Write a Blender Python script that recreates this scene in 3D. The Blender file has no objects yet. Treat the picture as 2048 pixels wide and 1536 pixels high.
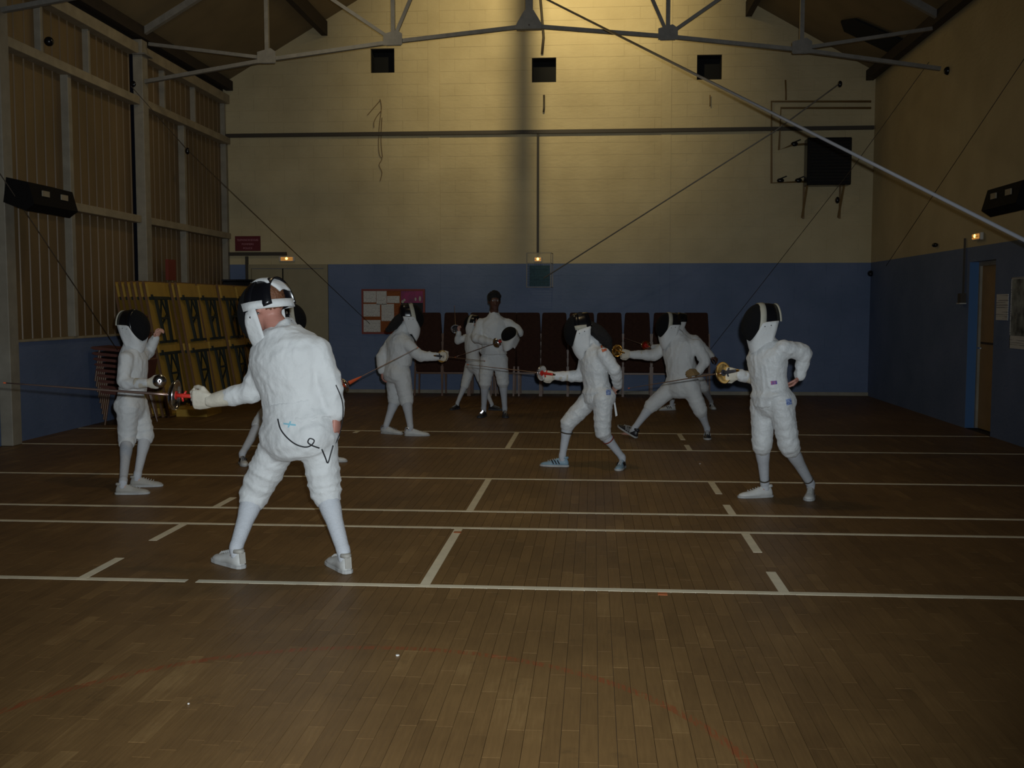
import bpy, bmesh, math, random
from mathutils import Vector as V, Matrix, noise
from mathutils.bvhtree import BVHTree
random.seed(7)
PI = math.pi
SC = bpy.context.scene
C = SC.collection

# ------------------------------------------------------------------ camera, world, lights, exposure
CAMZ, YAW, PITCH, FPX = 1.52, math.radians(4.4423), math.radians(4.2778), 2100.0
cd = bpy.data.cameras.new('camera'); cam = bpy.data.objects.new('camera', cd); C.objects.link(cam)
cam.location = (0, 0, CAMZ); cam.rotation_euler = (PI/2 - PITCH, 0, YAW)
cd.sensor_width = 36; cd.lens = FPX/2048*36; cd.clip_start = .05; cd.clip_end = 100
SC.camera = cam
SC.view_settings.view_transform = 'Standard'; SC.view_settings.look = 'None'
SC.view_settings.gamma = 1; SC.view_settings.use_curve_mapping = False
SC.view_settings.exposure = 0.0
w = bpy.data.worlds.new('night'); SC.world = w; w.use_nodes = True
w.node_tree.nodes['Background'].inputs[0].default_value = (.5, .6, 1, 1)
w.node_tree.nodes['Background'].inputs[1].default_value = .002

def light(name, kind, loc, energy, color, target=None, **kw):
    l = bpy.data.lights.new(name, kind); l.energy = energy; l.color = color
    for k, v in kw.items(): setattr(l, k, v)
    o = bpy.data.objects.new(name, l); C.objects.link(o); o.location = loc
    if target is not None:
        o.rotation_euler = (V(target)-V(loc)).to_track_quat('-Z', 'Y').to_euler()
    return o
# the camera's own flash, the floodlight below the ridge at the far end, and two weak added fill lights without fixtures
light('camera_flash', 'SPOT', (.05, .03, 1.60), 1120, (.86, .95, 1), (-1.3, 8, 1.35), shadow_soft_size=.02, spot_size=math.radians(84), spot_blend=1.0)
light('flood_lamp', 'SPOT', (-.795, 13.4, 7.25), 560, (1, .83, .44), (-.9, 18.0, 6.0), shadow_soft_size=.08, spot_size=math.radians(84), spot_blend=1.0)
light('flood_lamp', 'SPOT', (-.795, 13.4, 7.25), 430, (1, .83, .44), (-.15, 18.0, 7.3), shadow_soft_size=.08, spot_size=math.radians(56), spot_blend=1.0)
light('fill_light', 'AREA', (-3.6, 12.4, 5.9), 15, (1, .84, .52), (-3.6, 15.5, 0), shape='DISK', size=.4)  # added unseen fill, lifts the left side of the far end
light('fill_light', 'SPOT', (-1.0, 8.2, 6.9), 150, (1, .76, .42), (-1.1, 8.4, 0), shadow_soft_size=.25, spot_size=math.radians(82), spot_blend=1.0)  # added unseen fill aimed down, brightens only the middle of the floor

# ------------------------------------------------------------------ pixel -> place helpers
_F = V((-math.sin(YAW)*math.cos(PITCH), math.cos(YAW)*math.cos(PITCH), -math.sin(PITCH)))
_R = V((math.cos(YAW), math.sin(YAW), 0)); _U = _R.cross(_F)
O = V((0, 0, CAMZ))
def ray(px, py): return _F + _R*((px-1024)/FPX) - _U*((py-768)/FPX)
def at(px, py, Y): d = ray(px, py); return O + d*(Y/d.y)
def gnd(px, py): d = ray(px, py); return O + d*(-CAMZ/d.z)
def atx(px, py, X): d = ray(px, py); return O + d*(X/d.x)

# ------------------------------------------------------------------ materials
def mat(name, col, rough=.6, metal=0, emit=None, strength=0, noise_amt=0, nscale=8, bump=0, bscale=30, spec=.5, col2=None, stretch=None, sheen=0, alpha=None, coat=0):
    m = bpy.data.materials.new(name); m.use_nodes = True
    nt = m.node_tree; b = nt.nodes['Principled BSDF']
    b.inputs['Base Color'].default_value = (*col, 1); b.inputs['Roughness'].default_value = rough
    b.inputs['Metallic'].default_value = metal; b.inputs['Specular IOR Level'].default_value = spec
    if sheen: b.inputs['Sheen Weight'].default_value = sheen
    if coat: b.inputs['Coat Weight'].default_value = coat
    if emit: b.inputs['Emission Color'].default_value = (*emit, 1); b.inputs['Emission Strength'].default_value = strength
    tc = nt.nodes.new('ShaderNodeTexCoord'); mp = nt.nodes.new('ShaderNodeMapping')
    nt.links.new(tc.outputs['Object'], mp.inputs[0])
    if stretch: mp.inputs['Scale'].default_value = stretch
    if noise_amt or col2:
        n = nt.nodes.new('ShaderNodeTexNoise'); n.inputs['Scale'].default_value = nscale; n.inputs['Detail'].default_value = 6
        nt.links.new(mp.outputs[0], n.inputs['Vector'])
        r = nt.nodes.new('ShaderNodeValToRGB'); r.color_ramp.elements[0].position = .3; r.color_ramp.elements[1].position = .7
        c2 = col2 or tuple(max(0, x*(1-noise_amt)) for x in col)
        r.color_ramp.elements[0].color = (*c2, 1); r.color_ramp.elements[1].color = (*col, 1)
        nt.links.new(n.outputs[0], r.inputs[0]); nt.links.new(r.outputs[0], b.inputs['Base Color'])
    if bump:
        n2 = nt.nodes.new('ShaderNodeTexNoise'); n2.inputs['Scale'].default_value = bscale; n2.inputs['Detail'].default_value = 5
        nt.links.new(mp.outputs[0], n2.inputs['Vector'])
        bp = nt.nodes.new('ShaderNodeBump'); bp.inputs['Strength'].default_value = bump; bp.inputs['Distance'].default_value = .02
        nt.links.new(n2.outputs[0], bp.inputs['Height']); nt.links.new(bp.outputs[0], b.inputs['Normal'])
    return m
M = {}
M['jacket'] = mat('white_fencing_cloth', (.66, .67, .67), .8, noise_amt=.10, nscale=5, bump=.35, bscale=22, sheen=.2)
M['jacket_satin'] = mat('white_satin_cloth', (.66, .675, .68), .5, noise_amt=.10, nscale=5, bump=.5, bscale=26, sheen=.2)
M['sock'] = mat('white_sock_knit', (.56, .58, .62), .9, noise_amt=.08, nscale=40, bump=.3, bscale=90, stretch=(1, 1, 3))
M['glove'] = mat('cream_glove_leather', (.60, .55, .45), .7, noise_amt=.15, nscale=15, bump=.2)
M['glove_brown'] = mat('brown_glove_leather', (.30, .19, .08), .7, noise_amt=.2)
M['skin'] = mat('light_skin', (.62, .33, .25), .55, noise_amt=.12, nscale=20)
M['skin_red'] = mat('flushed_skin', (.46, .21, .16), .55, noise_amt=.12, nscale=20)
M['skin_dark'] = mat('dark_skin', (.10, .045, .03), .5, noise_amt=.15, nscale=20)
M['hair'] = mat('black_hair', (.012, .010, .010), .9, noise_amt=.5, nscale=60, bump=.8, bscale=80)
M['hair_brown'] = mat('brown_hair', (.20, .08, .035), .6, noise_amt=.5, nscale=60, bump=.6, bscale=80)
M['matte_black'] = mat('matte_black_enamel', (.006, .005, .005), .8, spec=.2)
M['black'] = mat('black_vinyl', (.006, .006, .008), .25, spec=.5)
M['mesh'] = mat('black_wire_mesh', (.003, .003, .004), .9, bump=.6, bscale=260, spec=.3)
M['shoe_white'] = mat('white_shoe_leather', (.64, .64, .62), .5, noise_amt=.15, nscale=14)
M['shoe_grey'] = mat('grey_shoe_leather', (.42, .40, .36), .6, noise_amt=.2, nscale=14)
M['shoe_blue'] = mat('pale_blue_shoe_leather', (.24, .36, .45), .5, noise_amt=.15, nscale=14)
M['shoe_black'] = mat('black_shoe_leather', (.02, .02, .025), .4)
M['sole'] = mat('white_rubber_sole', (.46, .46, .45), .7, noise_amt=.2)
M['sole_dark'] = mat('dark_rubber_sole', (.05, .05, .06), .7)
M['reflect'] = mat('reflective_tape', (.9, .93, 1), .15, metal=.9)
M['steel'] = mat('polished_steel', (.75, .76, .80), .18, metal=1)
M['brass'] = mat('brassy_steel', (.85, .62, .28), .2, metal=1)
M['blade'] = mat('blade_steel', (.40, .28, .24), .35, metal=.9)
M['red_plastic'] = mat('red_grip_plastic', (.55, .03, .02), .4)
M['orange_plastic'] = mat('orange_red_plastic', (.65, .10, .03), .4)
M['label_blue'] = mat('blue_label', (.03, .07, .32), .6, noise_amt=.5, nscale=60, col2=(.4, .5, .7))
M['label_red'] = mat('red_label', (.50, .03, .03), .6, col2=(.60, .25, .10), nscale=60)
M['label_flag'] = mat('red_and_blue_label', (.55, .10, .12), .6, col2=(.10, .10, .40), nscale=40)
M['trim'] = mat('cream_mask_trim', (.46, .44, .36), .6, noise_amt=.2)
M['wire'] = mat('black_cord', (.01, .01, .012), .5)
M['ink'] = mat('pale_blue_ink', (.25, .50, .60), .8)
M['frame_paint'] = mat('grey_cream_frame_paint', (.34, .30, .23), .6, noise_amt=.25, nscale=6)
M['frame_beam'] = mat('cream_transom_paint', (.40, .33, .22), .6, noise_amt=.25, nscale=6)
M['rib'] = mat('amber_ribbed_sheet', (.22, .14, .062), .45, noise_amt=.4, nscale=1.3, stretch=(1, 1, .4))
M['ceil'] = mat('brown_ceiling_board', (.26, .19, .095), .9, noise_amt=.2, nscale=2)
M['dark_wood'] = mat('dark_purlin_wood', (.035, .022, .014), .8, noise_amt=.3)
M['truss'] = mat('grey_truss_paint', (.25, .23, .20), .5, noise_amt=.25, nscale=12)
M['pipe'] = mat('dark_conduit_paint', (.05, .038, .025), .6)
M['pipe_yellow'] = mat('ochre_pipe_paint', (.20, .12, .04), .55)
M['bar'] = mat('galvanised_bar', (.55, .57, .63), .3, metal=.25, spec=.8)
M['cable'] = mat('dark_rope', (.07, .05, .035), .8)
M['door'] = mat('cream_door_paint', (.34, .285, .17), .55, noise_amt=.12, nscale=5)
M['door_brown'] = mat('ochre_door_paint', (.33, .20, .07), .55, noise_amt=.2, nscale=5)
M['blue_reveal'] = mat('blue_reveal_paint', (.06, .15, .33), .7)
M['plywood'] = mat('yellow_table_plywood', (.56, .34, .055), .5, noise_amt=.22, nscale=6, stretch=(1, 1, .3))
M['plyedge'] = mat('table_edge_wood', (.20, .10, .045), .6, noise_amt=.3)
M['leg_dark'] = mat('dark_green_steel', (.012, .018, .014), .5)
M['chair_vinyl'] = mat('dark_brown_upholstery', (.050, .021, .013), .85, spec=.2, noise_amt=.3, nscale=20)
M['chair_wood'] = mat('varnished_chair_wood', (.16, .065, .02), .4, noise_amt=.3, nscale=12)
M['chair_plastic'] = mat('red_brown_chair_shell', (.14, .045, .03), .5, noise_amt=.2)
M['void'] = mat('dark_opening', (.004, .004, .004), .9)
M['sign_red'] = mat('dark_red_sign', (.12, .006, .010), .5)
M['sign_text'] = mat('pale_red_lettering', (.52, .22, .26), .6)
M['cork'] = mat('orange_cork', (.30, .085, .02), .9, noise_amt=.3, nscale=50)
M['red_frame'] = mat('red_brown_frame', (.22, .035, .02), .6)
M['glow'] = mat('lit_bulb', (1, .8, .4), .5, emit=(1, .55, .12), strength=5)
M['glow_dim'] = mat('warm_lit_diffuser', (.6, .35, .12), .5, emit=(1, .42, .08), strength=.35)
M['white_plastic'] = mat('white_plastic', (.55, .52, .45), .5)
M['line'] = mat('white_line_paint', (.88, .80, .60), .6, noise_amt=.16, nscale=9)
M['orange_tape'] = mat('orange_tape', (.45, .12, .03), .6)
M['teal'] = mat('teal_netting', (.03, .09, .12), .7, noise_amt=.4, nscale=30)
M['dust'] = mat('white_scrap', (.8, .78, .75), .8)
M['eye'] = mat('eye_white', (.5, .5, .48), .3)
M['lip'] = mat('dark_lips', (.09, .03, .03), .5)

def node_wall():
    m = bpy.data.materials.new('two_tone_wall_paint'); m.use_nodes = True; nt = m.node_tree; L = nt.links.new
    b = nt.nodes['Principled BSDF']; b.inputs['Roughness'].default_value = .62
    g = nt.nodes.new('ShaderNodeNewGeometry'); s = nt.nodes.new('ShaderNodeSeparateXYZ'); L(g.outputs['Position'], s.inputs[0])
    n = nt.nodes.new('ShaderNodeTexNoise'); n.inputs['Scale'].default_value = 1.6; n.inputs['Detail'].default_value = 8; L(g.outputs['Position'], n.inputs['Vector'])
    def ramp(c1, c2):
        r = nt.nodes.new('ShaderNodeValToRGB'); r.color_ramp.elements[0].position = .3; r.color_ramp.elements[1].position = .7
        r.color_ramp.elements[0].color = (*c1, 1); r.color_ramp.elements[1].color = (*c2, 1); L(n.outputs[0], r.inputs[0]); return r
    yel = ramp((.50, .40, .22), (.60, .49, .28)); blu = ramp((.10, .145, .25), (.14, .185, .31))
    mt = nt.nodes.new('ShaderNodeMath'); mt.operation = 'GREATER_THAN'; mt.inputs[1].default_value = 2.233; L(s.outputs['Z'], mt.inputs[0])
    mx = nt.nodes.new('ShaderNodeMix'); mx.data_type = 'RGBA'
    L(mt.outputs[0], mx.inputs[0]); L(blu.outputs[0], mx.inputs[6]); L(yel.outputs[0], mx.inputs[7]); L(mx.outputs[2], b.inputs['Base Color'])
    n2 = nt.nodes.new('ShaderNodeTexNoise'); n2.inputs['Scale'].default_value = 9; n2.inputs['Detail'].default_value = 6
    mp = nt.nodes.new('ShaderNodeMapping'); mp.inputs['Scale'].default_value = (1, 1, 2.5); L(g.outputs['Position'], mp.inputs[0]); L(mp.outputs[0], n2.inputs['Vector'])
    bp = nt.nodes.new('ShaderNodeBump'); bp.inputs['Strength'].default_value = .35; bp.inputs['Distance'].default_value = .02
    L(n2.outputs[0], bp.inputs['Height']); L(bp.outputs[0], b.inputs['Normal'])
    return m
M['wall'] = node_wall()
M['wall_dark'] = None
ARC = None
def node_floor():
    m = bpy.data.materials.new('worn_oak_parquet'); m.use_nodes = True; nt = m.node_tree; L = nt.links.new
    b = nt.nodes['Principled BSDF']; b.inputs['Roughness'].default_value = .5; b.inputs['Specular IOR Level'].default_value = .3
    at_ = nt.nodes.new('ShaderNodeAttribute'); at_.attribute_name = 'tone'
    g = nt.nodes.new('ShaderNodeNewGeometry')
    mp = nt.nodes.new('ShaderNodeMapping'); mp.inputs['Scale'].default_value = (30, 2.2, 1); L(g.outputs['Position'], mp.inputs[0])
    gr = nt.nodes.new('ShaderNodeTexNoise'); gr.inputs['Scale'].default_value = 2.5; gr.inputs['Detail'].default_value = 8; L(mp.outputs[0], gr.inputs['Vector'])
    big = nt.nodes.new('ShaderNodeTexNoise'); big.inputs['Scale'].default_value = .9; big.inputs['Detail'].default_value = 7; big.inputs['Roughness'].default_value = .65; L(g.outputs['Position'], big.inputs['Vector'])
    r = nt.nodes.new('ShaderNodeValToRGB'); e = r.color_ramp.elements
    e[0].position = 0; e[0].color = (.088, .046, .017, 1); e[1].position = 1; e[1].color = (.43, .27, .11, 1)
    k = e.new(.5); k.color = (.205, .115, .042, 1)
    def math_(op, a, b_):
        x = nt.nodes.new('ShaderNodeMath'); x.operation = op
        for i, v in enumerate((a, b_)):
            if isinstance(v, (int, float)): x.inputs[i].default_value = v
            else: L(v, x.inputs[i])
        return x.outputs[0]
    v = math_('ADD', math_('MULTIPLY', at_.outputs['Fac'], .26), math_('MULTIPLY', gr.outputs[0], .34))
    v = math_('ADD', v, math_('MULTIPLY', big.outputs[0], .9)); v = math_('SUBTRACT', v, .36)
    L(v, r.inputs[0])
    # dark scuffs
    sc = nt.nodes.new('ShaderNodeTexNoise'); sc.inputs['Scale'].default_value = 4.5; sc.inputs['Detail'].default_value = 9; sc.inputs['Roughness'].default_value = .7; L(g.outputs['Position'], sc.inputs['Vector'])
    sr = nt.nodes.new('ShaderNodeValToRGB'); sr.color_ramp.elements[0].position = .60; sr.color_ramp.elements[1].position = .74; L(sc.outputs[0], sr.inputs[0])
    mx = nt.nodes.new('ShaderNodeMix'); mx.data_type = 'RGBA'; mx.inputs[7].default_value = (.06, .035, .016, 1)
    L(math_('MULTIPLY', sr.outputs[0], .55), mx.inputs[0]); L(r.outputs[0], mx.inputs[6])
    # worn red court arc
    s = nt.nodes.new('ShaderNodeSeparateXYZ'); L(g.outputs['Position'], s.inputs[0])
    dx = math_('SUBTRACT', s.outputs['X'], ARC[0]); dy = math_('SUBTRACT', s.outputs['Y'], ARC[1])
    d = math_('SQRT', math_('ADD', math_('MULTIPLY', dx, dx), math_('MULTIPLY', dy, dy)), 0)
    band = math_('LESS_THAN', math_('ABSOLUTE', math_('SUBTRACT', d, ARC[2]), 0), .022)
    wn = nt.nodes.new('ShaderNodeTexNoise'); wn.inputs['Scale'].default_value = 14; wn.inputs['Detail'].default_value = 8; wn.inputs['Roughness'].default_value = .8; L(mp.outputs[0], wn.inputs['Vector']); wn.inputs['Scale'].default_value = 3
    wear = math_('GREATER_THAN', wn.outputs[0], .50)
    mx2 = nt.nodes.new('ShaderNodeMix'); mx2.data_type = 'RGBA'; mx2.inputs[7].default_value = (.26, .065, .022, 1)
    L(math_('MULTIPLY', math_('MULTIPLY', band, wear), .8), mx2.inputs[0]); L(mx.outputs[2], mx2.inputs[6])
    L(mx2.outputs[2], b.inputs['Base Color'])
    bp = nt.nodes.new('ShaderNodeBump'); bp.inputs['Strength'].default_value = .15; bp.inputs['Distance'].default_value = .01
    L(gr.outputs[0], bp.inputs['Height']); L(bp.outputs[0], b.inputs['Normal'])
    return m
def circ3(a, b, c):
    ax, ay, bx, by, cx, cy = a.x, a.y, b.x, b.y, c.x, c.y
    d = 2*(ax*(by-cy)+bx*(cy-ay)+cx*(ay-by))
    ux = ((ax*ax+ay*ay)*(by-cy)+(bx*bx+by*by)*(cy-ay)+(cx*cx+cy*cy)*(ay-by))/d
    uy = ((ax*ax+ay*ay)*(cx-bx)+(bx*bx+by*by)*(ax-cx)+(cx*cx+cy*cy)*(bx-ax))/d
    return ux, uy, math.hypot(ax-ux, ay-uy)
ARC = circ3(gnd(100, 1390), gnd(1024, 1318), gnd(1480, 1510))
M['floor'] = node_floor()

# ------------------------------------------------------------------ object helpers
WORLD = {}
def tag(o, label=None, cat=None, group=None, kind=None):
    if label: o['label'] = label
    if cat: o['category'] = cat
    if group: o['group'] = group
    if kind: o['kind'] = kind
    return o
def empty(name, loc, label=None, cat=None, group=None, rz=0):
    o = bpy.data.objects.new(name, None); C.objects.link(o); o.location = loc; o.empty_display_size = .1
    o.rotation_euler = (0, 0, rz); WORLD[o] = V(loc); return tag(o, label, cat, group)
def put(name, bm, m, parent=None, smooth=False, world=True, kind=None):
    """link a bmesh as ONE object; vertices are given in world space unless world=False"""
    me = bpy.data.meshes.new(name)
    off = WORLD.get(parent, V((0, 0, 0))) if (parent and world) else V((0, 0, 0))
    if off.length: bmesh.ops.translate(bm, verts=bm.verts, vec=-off)
    bmesh.ops.recalc_face_normals(bm, faces=bm.faces)
    bm.to_mesh(me); bm.free()
    for x in (m if isinstance(m, (list, tuple)) else [m]): me.materials.append(M[x] if isinstance(x, str) else x)
    if smooth: me.polygons.foreach_set('use_smooth', [True]*len(me.polygons))
    o = bpy.data.objects.new(name, me); C.objects.link(o); o.parent = parent; WORLD[o] = off
    if kind: o['kind'] = kind
    return o
def solo(name, bm, m, label=None, cat=None, group=None, smooth=False, kind=None):
    """a thing that is one mesh: origin at its base centre"""
    bb = [v.co for v in bm.verts]
    lo = V((min(v.x for v in bb), min(v.y for v in bb), min(v.z for v in bb))); hi = V((max(v.x for v in bb), max(v.y for v in bb), max(v.z for v in bb)))
    c = V(((lo.x+hi.x)/2, (lo.y+hi.y)/2, lo.z)); bmesh.ops.translate(bm, verts=bm.verts, vec=-c)
    o = put(name, bm, m, None, smooth, kind=kind); o.location = c; return tag(o, label, cat, group)
def B(): return bmesh.new()
def box(bm, a, b, mtx=None):
    a, b = V(a), V(b); vs = []
    for z in (a.z, b.z):
        for x, y in ((a.x, a.y), (b.x, a.y), (b.x, b.y), (a.x, b.y)):
            p = V((x, y, z)); vs.append(bm.verts.new(mtx @ p if mtx else p))
    for f in ((3, 2, 1, 0), (4, 5, 6, 7), (0, 1, 5, 4), (1, 2, 6, 5), (2, 3, 7, 6), (3, 0, 4, 7)): bm.faces.new([vs[i] for i in f])
    return vs
def rbox(bm, a, b, r=.01, mtx=None, seg=2):
    t = B(); box(t, a, b); bmesh.ops.bevel(t, geom=t.edges[:], offset=r, segments=seg, affect='EDGES', profile=.5)
    me = bpy.data.meshes.new('t'); t.to_mesh(me); t.free()
    if mtx: me.transform(mtx)
    bm.from_mesh(me); bpy.data.meshes.remove(me)
def bar(bm, p, q, w, h=None, up=V((0, 0, 1))):
    """rectangular bar from p to q, w wide, h high"""
    p, q = V(p), V(q); h = h or w; d = (q-p).normalized()
    if abs(d.dot(up)) > .98: up = V((0, 1, 0))
    s = d.cross(up).normalized(); u = s.cross(d)
    vs = []
    for c in (p, q):
        for i, j in ((-1, -1), (1, -1), (1, 1), (-1, 1)): vs.append(bm.verts.new(c+s*(i*w/2)+u*(j*h/2)))
    for f in ((3, 2, 1, 0), (4, 5, 6, 7), (0, 1, 5, 4), (1, 2, 6, 5), (2, 3, 7, 6), (3, 0, 4, 7)): bm.faces.new([vs[i] for i in f])
def loft(bm, rings, cap=True):
    prev = None; first = None
    for r in rings:
        vs = [bm.verts.new(p) for p in r]
        if prev:
            n = len(vs)
            for i in range(n): bm.faces.new((prev[i], prev[(i+1) % n], vs[(i+1) % n], vs[i]))
        else: first = vs
        prev = vs
    if cap: bm.faces.new(first[::-1]); bm.faces.new(prev)
def ring(c, a, b, n=16, ra=1, rb=1): return [c+a*(ra*math.cos(2*PI*i/n))+b*(rb*math.sin(2*PI*i/n)) for i in range(n)]
def tube(bm, pts, rad, n=10, caps=True, smoothn=0, side=None, flat=1.0, round_ends=False):
    pts = [V(p) for p in pts]; rad = list(rad) if hasattr(rad, '__len__') else [rad]*len(pts)
    if smoothn:
        P, R = [], []
        for i in range(len(pts)-1):
            p0, p1, p2, p3 = pts[max(i-1, 0)], pts[i], pts[i+1], pts[min(i+2, len(pts)-1)]
            for k in range(smoothn):
                t = k/smoothn
                P.append(.5*((2*p1)+(p2-p0)*t+(2*p0-5*p1+4*p2-p3)*t*t+(3*p1-p0-3*p2+p3)*t**3)); R.append(rad[i]*(1-t)+rad[i+1]*t)
        P.append(pts[-1]); R.append(rad[-1]); pts, rad = P, R
    if round_ends:
        d0 = (pts[0]-pts[1]).normalized(); d1 = (pts[-1]-pts[-2]).normalized()
        a = [(pts[0]+d0*rad[0]*k, rad[0]*math.sqrt(max(0.02, 1-k*k))) for k in (.97, .75, .4)]
        z = [(pts[-1]+d1*rad[-1]*k, rad[-1]*math.sqrt(max(0.02, 1-k*k))) for k in (.4, .75, .97)]
        pts = [x[0] for x in a]+pts+[x[0] for x in z]; rad = [x[1] for x in a]+rad+[x[1] for x in z]
    prevA = None; rings = []
    for i, p in enumerate(pts):
        d = (pts[min(i+1, len(pts)-1)]-pts[max(i-1, 0)]).normalized()
        if prevA is None:
            s = V(side) if side is not None else (V((0, 0, 1)) if abs(d.z) < .9 else V((1, 0, 0)))
            a = (s-d*s.dot(d)).normalized()
        else: a = (prevA-d*prevA.dot(d)).normalized()
        prevA = a; b = d.cross(a); rings.append(ring(p, a, b, n, rad[i], rad[i]*flat))
    loft(bm, rings, caps)
def ball(bm, c, r, mtx=None, seg=12):
    m = Matrix.Translation(V(c)) @ (mtx if mtx else Matrix.Identity(4)) @ Matrix.Diagonal((*([r]*3 if not hasattr(r, '__len__') else r), 1))
    bmesh.ops.create_uvsphere(bm, u_segments=seg, v_segments=max(6, seg*2//3), radius=1, matrix=m)
def prism(bm, pts, d):
    """extrude a closed planar outline by vector d"""
    a = [bm.verts.new(V(p)) for p in pts]; b = [bm.verts.new(V(p)+V(d)) for p in pts]; n = len(pts)
    bm.faces.new(a[::-1]); bm.faces.new(b)
    for i in range(n): bm.faces.new((a[i], a[(i+1) % n], b[(i+1) % n], b[i]))
def basis(o, x, y, z): m = Matrix((x, y, z)).transposed().to_4x4(); m.translation = o; return m
# ------------------------------------------------------------------ the hall
XL, XR, D, YB = -6.395, 4.61, 18.044, -2.5
XM = (XL+XR)/2
ZE, SLOPE = 5.36, .57
def roofz(x): return ZE + SLOPE*(min(x-XL, XR-x))
ZR = roofz(XM)
CO = .203           # height of one block course
# floor: 300 nearest strips one by one, the rest one field
fl = empty('floor', (0, 0, 0)); fl['kind'] = 'structure'
b = B(); box(b, (XL-.3, YB-.2, -.12), (XR+.3, D+.3, -.012)); put('subfloor', b, 'dark_wood', fl)
PW, PL = .0655, .42
cells = []
nx = int((XR-XL)/PW)+1
for i in range(nx):
    x0 = XL+i*PW; off = random.random()*PL; y = YB-off
    while y < D:
        l = PL*random.choice((.75, 1, 1, 1.25)); cells.append((x0, max(y, YB), min(x0+PW, XR), min(y+l, D))); y += l
def vis(c):
    x, y = (c[0]+c[2])/2, (c[1]+c[3])/2
    p = V((x, y, 0))-O; dz = p.dot(_F)
    if dz < .5: return None
    u, v = 1024+FPX*p.dot(_R)/dz, 768-FPX*p.dot(_U)/dz
    return y if (-20 < u < 2068 and v < 1548) else None
near = sorted([c for c in cells if vis(c) is not None], key=vis)[:300]; ns = set(near)
def plank(bm, c):
    g = .0009; t = random.uniform(-.0004, .0002)
    vs = box(bm, (c[0]+g, c[1]+g, -.012), (c[2]-g, c[3]-g, t))
    return vs
def tone(): 
    r = random.random()
    return .5+random.gauss(0, .16) if r < .93 else random.uniform(.85, 1.1)
b = B(); ly = b.faces.layers.float.new('tone_f'); 
field = []
for c in cells:
    if c in ns: continue
    n0 = len(b.faces); plank(b, c); field += [tone()]*6
o = put('plank_field', b, 'floor', fl, kind='stuff')
a = o.data.attributes.new('tone', 'FLOAT', 'FACE'); a.data.foreach_set('value', field)
for c in near:
    b = B(); plank(b, c); o = put('plank', b, 'floor', fl)
    a = o.data.attributes.new('tone', 'FLOAT', 'FACE'); a.data.foreach_set('value', [tone()]*6)
# painted court lines, parts of the floor
LW = .054
def hline(y, x0=XL+.02, x1=XR-.02, w_=LW):
    b = B(); n = 24
    box(b, (x0, y-w_/2, -.004), (x1, y+w_/2, .0012)); put('court_line', b, 'line', fl)
xg = gnd(370, 1164).x; xg2 = gnd(390, 1165).x
hline(5.558, XL+.02, xg); hline(5.558, xg2, XR-.02)
for y in (7.054, 7.638, 9.105, 11.056, 12.52): hline(y, w_=.05)
def vline(x, y0, y1, w_=.05):
    b = B(); box(b, (x-w_/2, y0, -.004), (x+w_/2, y1, .0016)); put('court_line', b, 'line', fl)
def yat(x, py):   # floor depth where the line x=const meets image row py
    lo, hi = 3.0, 16.0
    for _ in range(40):
        m_ = (lo+hi)/2; p = V((x, m_, 0))-O
        if 768-FPX*p.dot(_U)/p.dot(_F) > py: lo = m_
        else: hi = m_
    return lo
for x, seg in ((-2.8427, ((5.558, 1116), (1081, 7.054), (7.638, 995), (12.3, 12.52))), (-.91, ((5.558, 7.054), (7.638, 9.105), (11.056, 12.52))), (1.017, ((5.558, 1144), (1105, 7.054), (7.638, 1010), (988, 9.105), (11.056, 890), (880, 12.52)))):
    for ya, yb in seg: vline(x, ya if ya < 20 else yat(x, ya), yb if yb < 20 else yat(x, yb), .055)
for (px, py) in ((1325, 1188), (915, 1065)):
    g = gnd(px, py); b = B(); box(b, (g.x-.025, g.y-.024, 0), (g.x+.025, g.y+.024, .003)); put('tape_patch', b, 'orange_tape', fl)['label'] = 'small orange tape mark on a white line'

def two(name, bm, m='wall'):
    o = put(name, bm, m); o['kind'] = 'structure'; return o
# back wall with three square openings, faced with painted blocks
WY = D+.005
holes = []
for px in (765, 1088, 1419):
    c = at(px, 131, D); k0 = round((c.z-.203-2.233)/CO)
    holes.append((c.x-.205, 2.233+k0*CO, c.x+.205, 2.233+(k0+2)*CO))
b = B()
xs = sorted([XL-.3, XM, XR+.3]+[h[0] for h in holes]+[h[2] for h in holes])
for x0, x1 in zip(xs[:-1], xs[1:]):
    hz = [h for h in holes if h[0] <= x0+1e-6 and h[2] >= x1-1e-6]
    zs = [0, hz[0][1], hz[0][3], None] if hz else [0, None]
    for k in range(0, len(zs), 2):
        za, zb = zs[k], zs[k+1] if k+1 < len(zs) else None
        t0, t1 = (zb, zb) if zb is not None else (roofz(x0)+.1, roofz(x1)+.1)
        prism(b, [(x0, WY, za), (x1, WY, za), (x1, WY, t1), (x0, WY, t0)], (0, .3, 0))
bmesh.ops.remove_doubles(b, verts=b.verts, dist=1e-5)
wb = two('wall_back', b)
blocks = []
pil = [(at(857, 300, D).x, at(880, 300, D).x), (at(1322, 300, D).x, at(1342, 300, D).x)]
dx0, dx1 = at(497, 600, D).x, at(657, 600, D).x; dz1 = 2.233
spans = [(XL, pil[0][0]), (pil[0][1], pil[1][0]), (pil[1][1], XR)]
row = 0; z = 0.0
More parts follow.
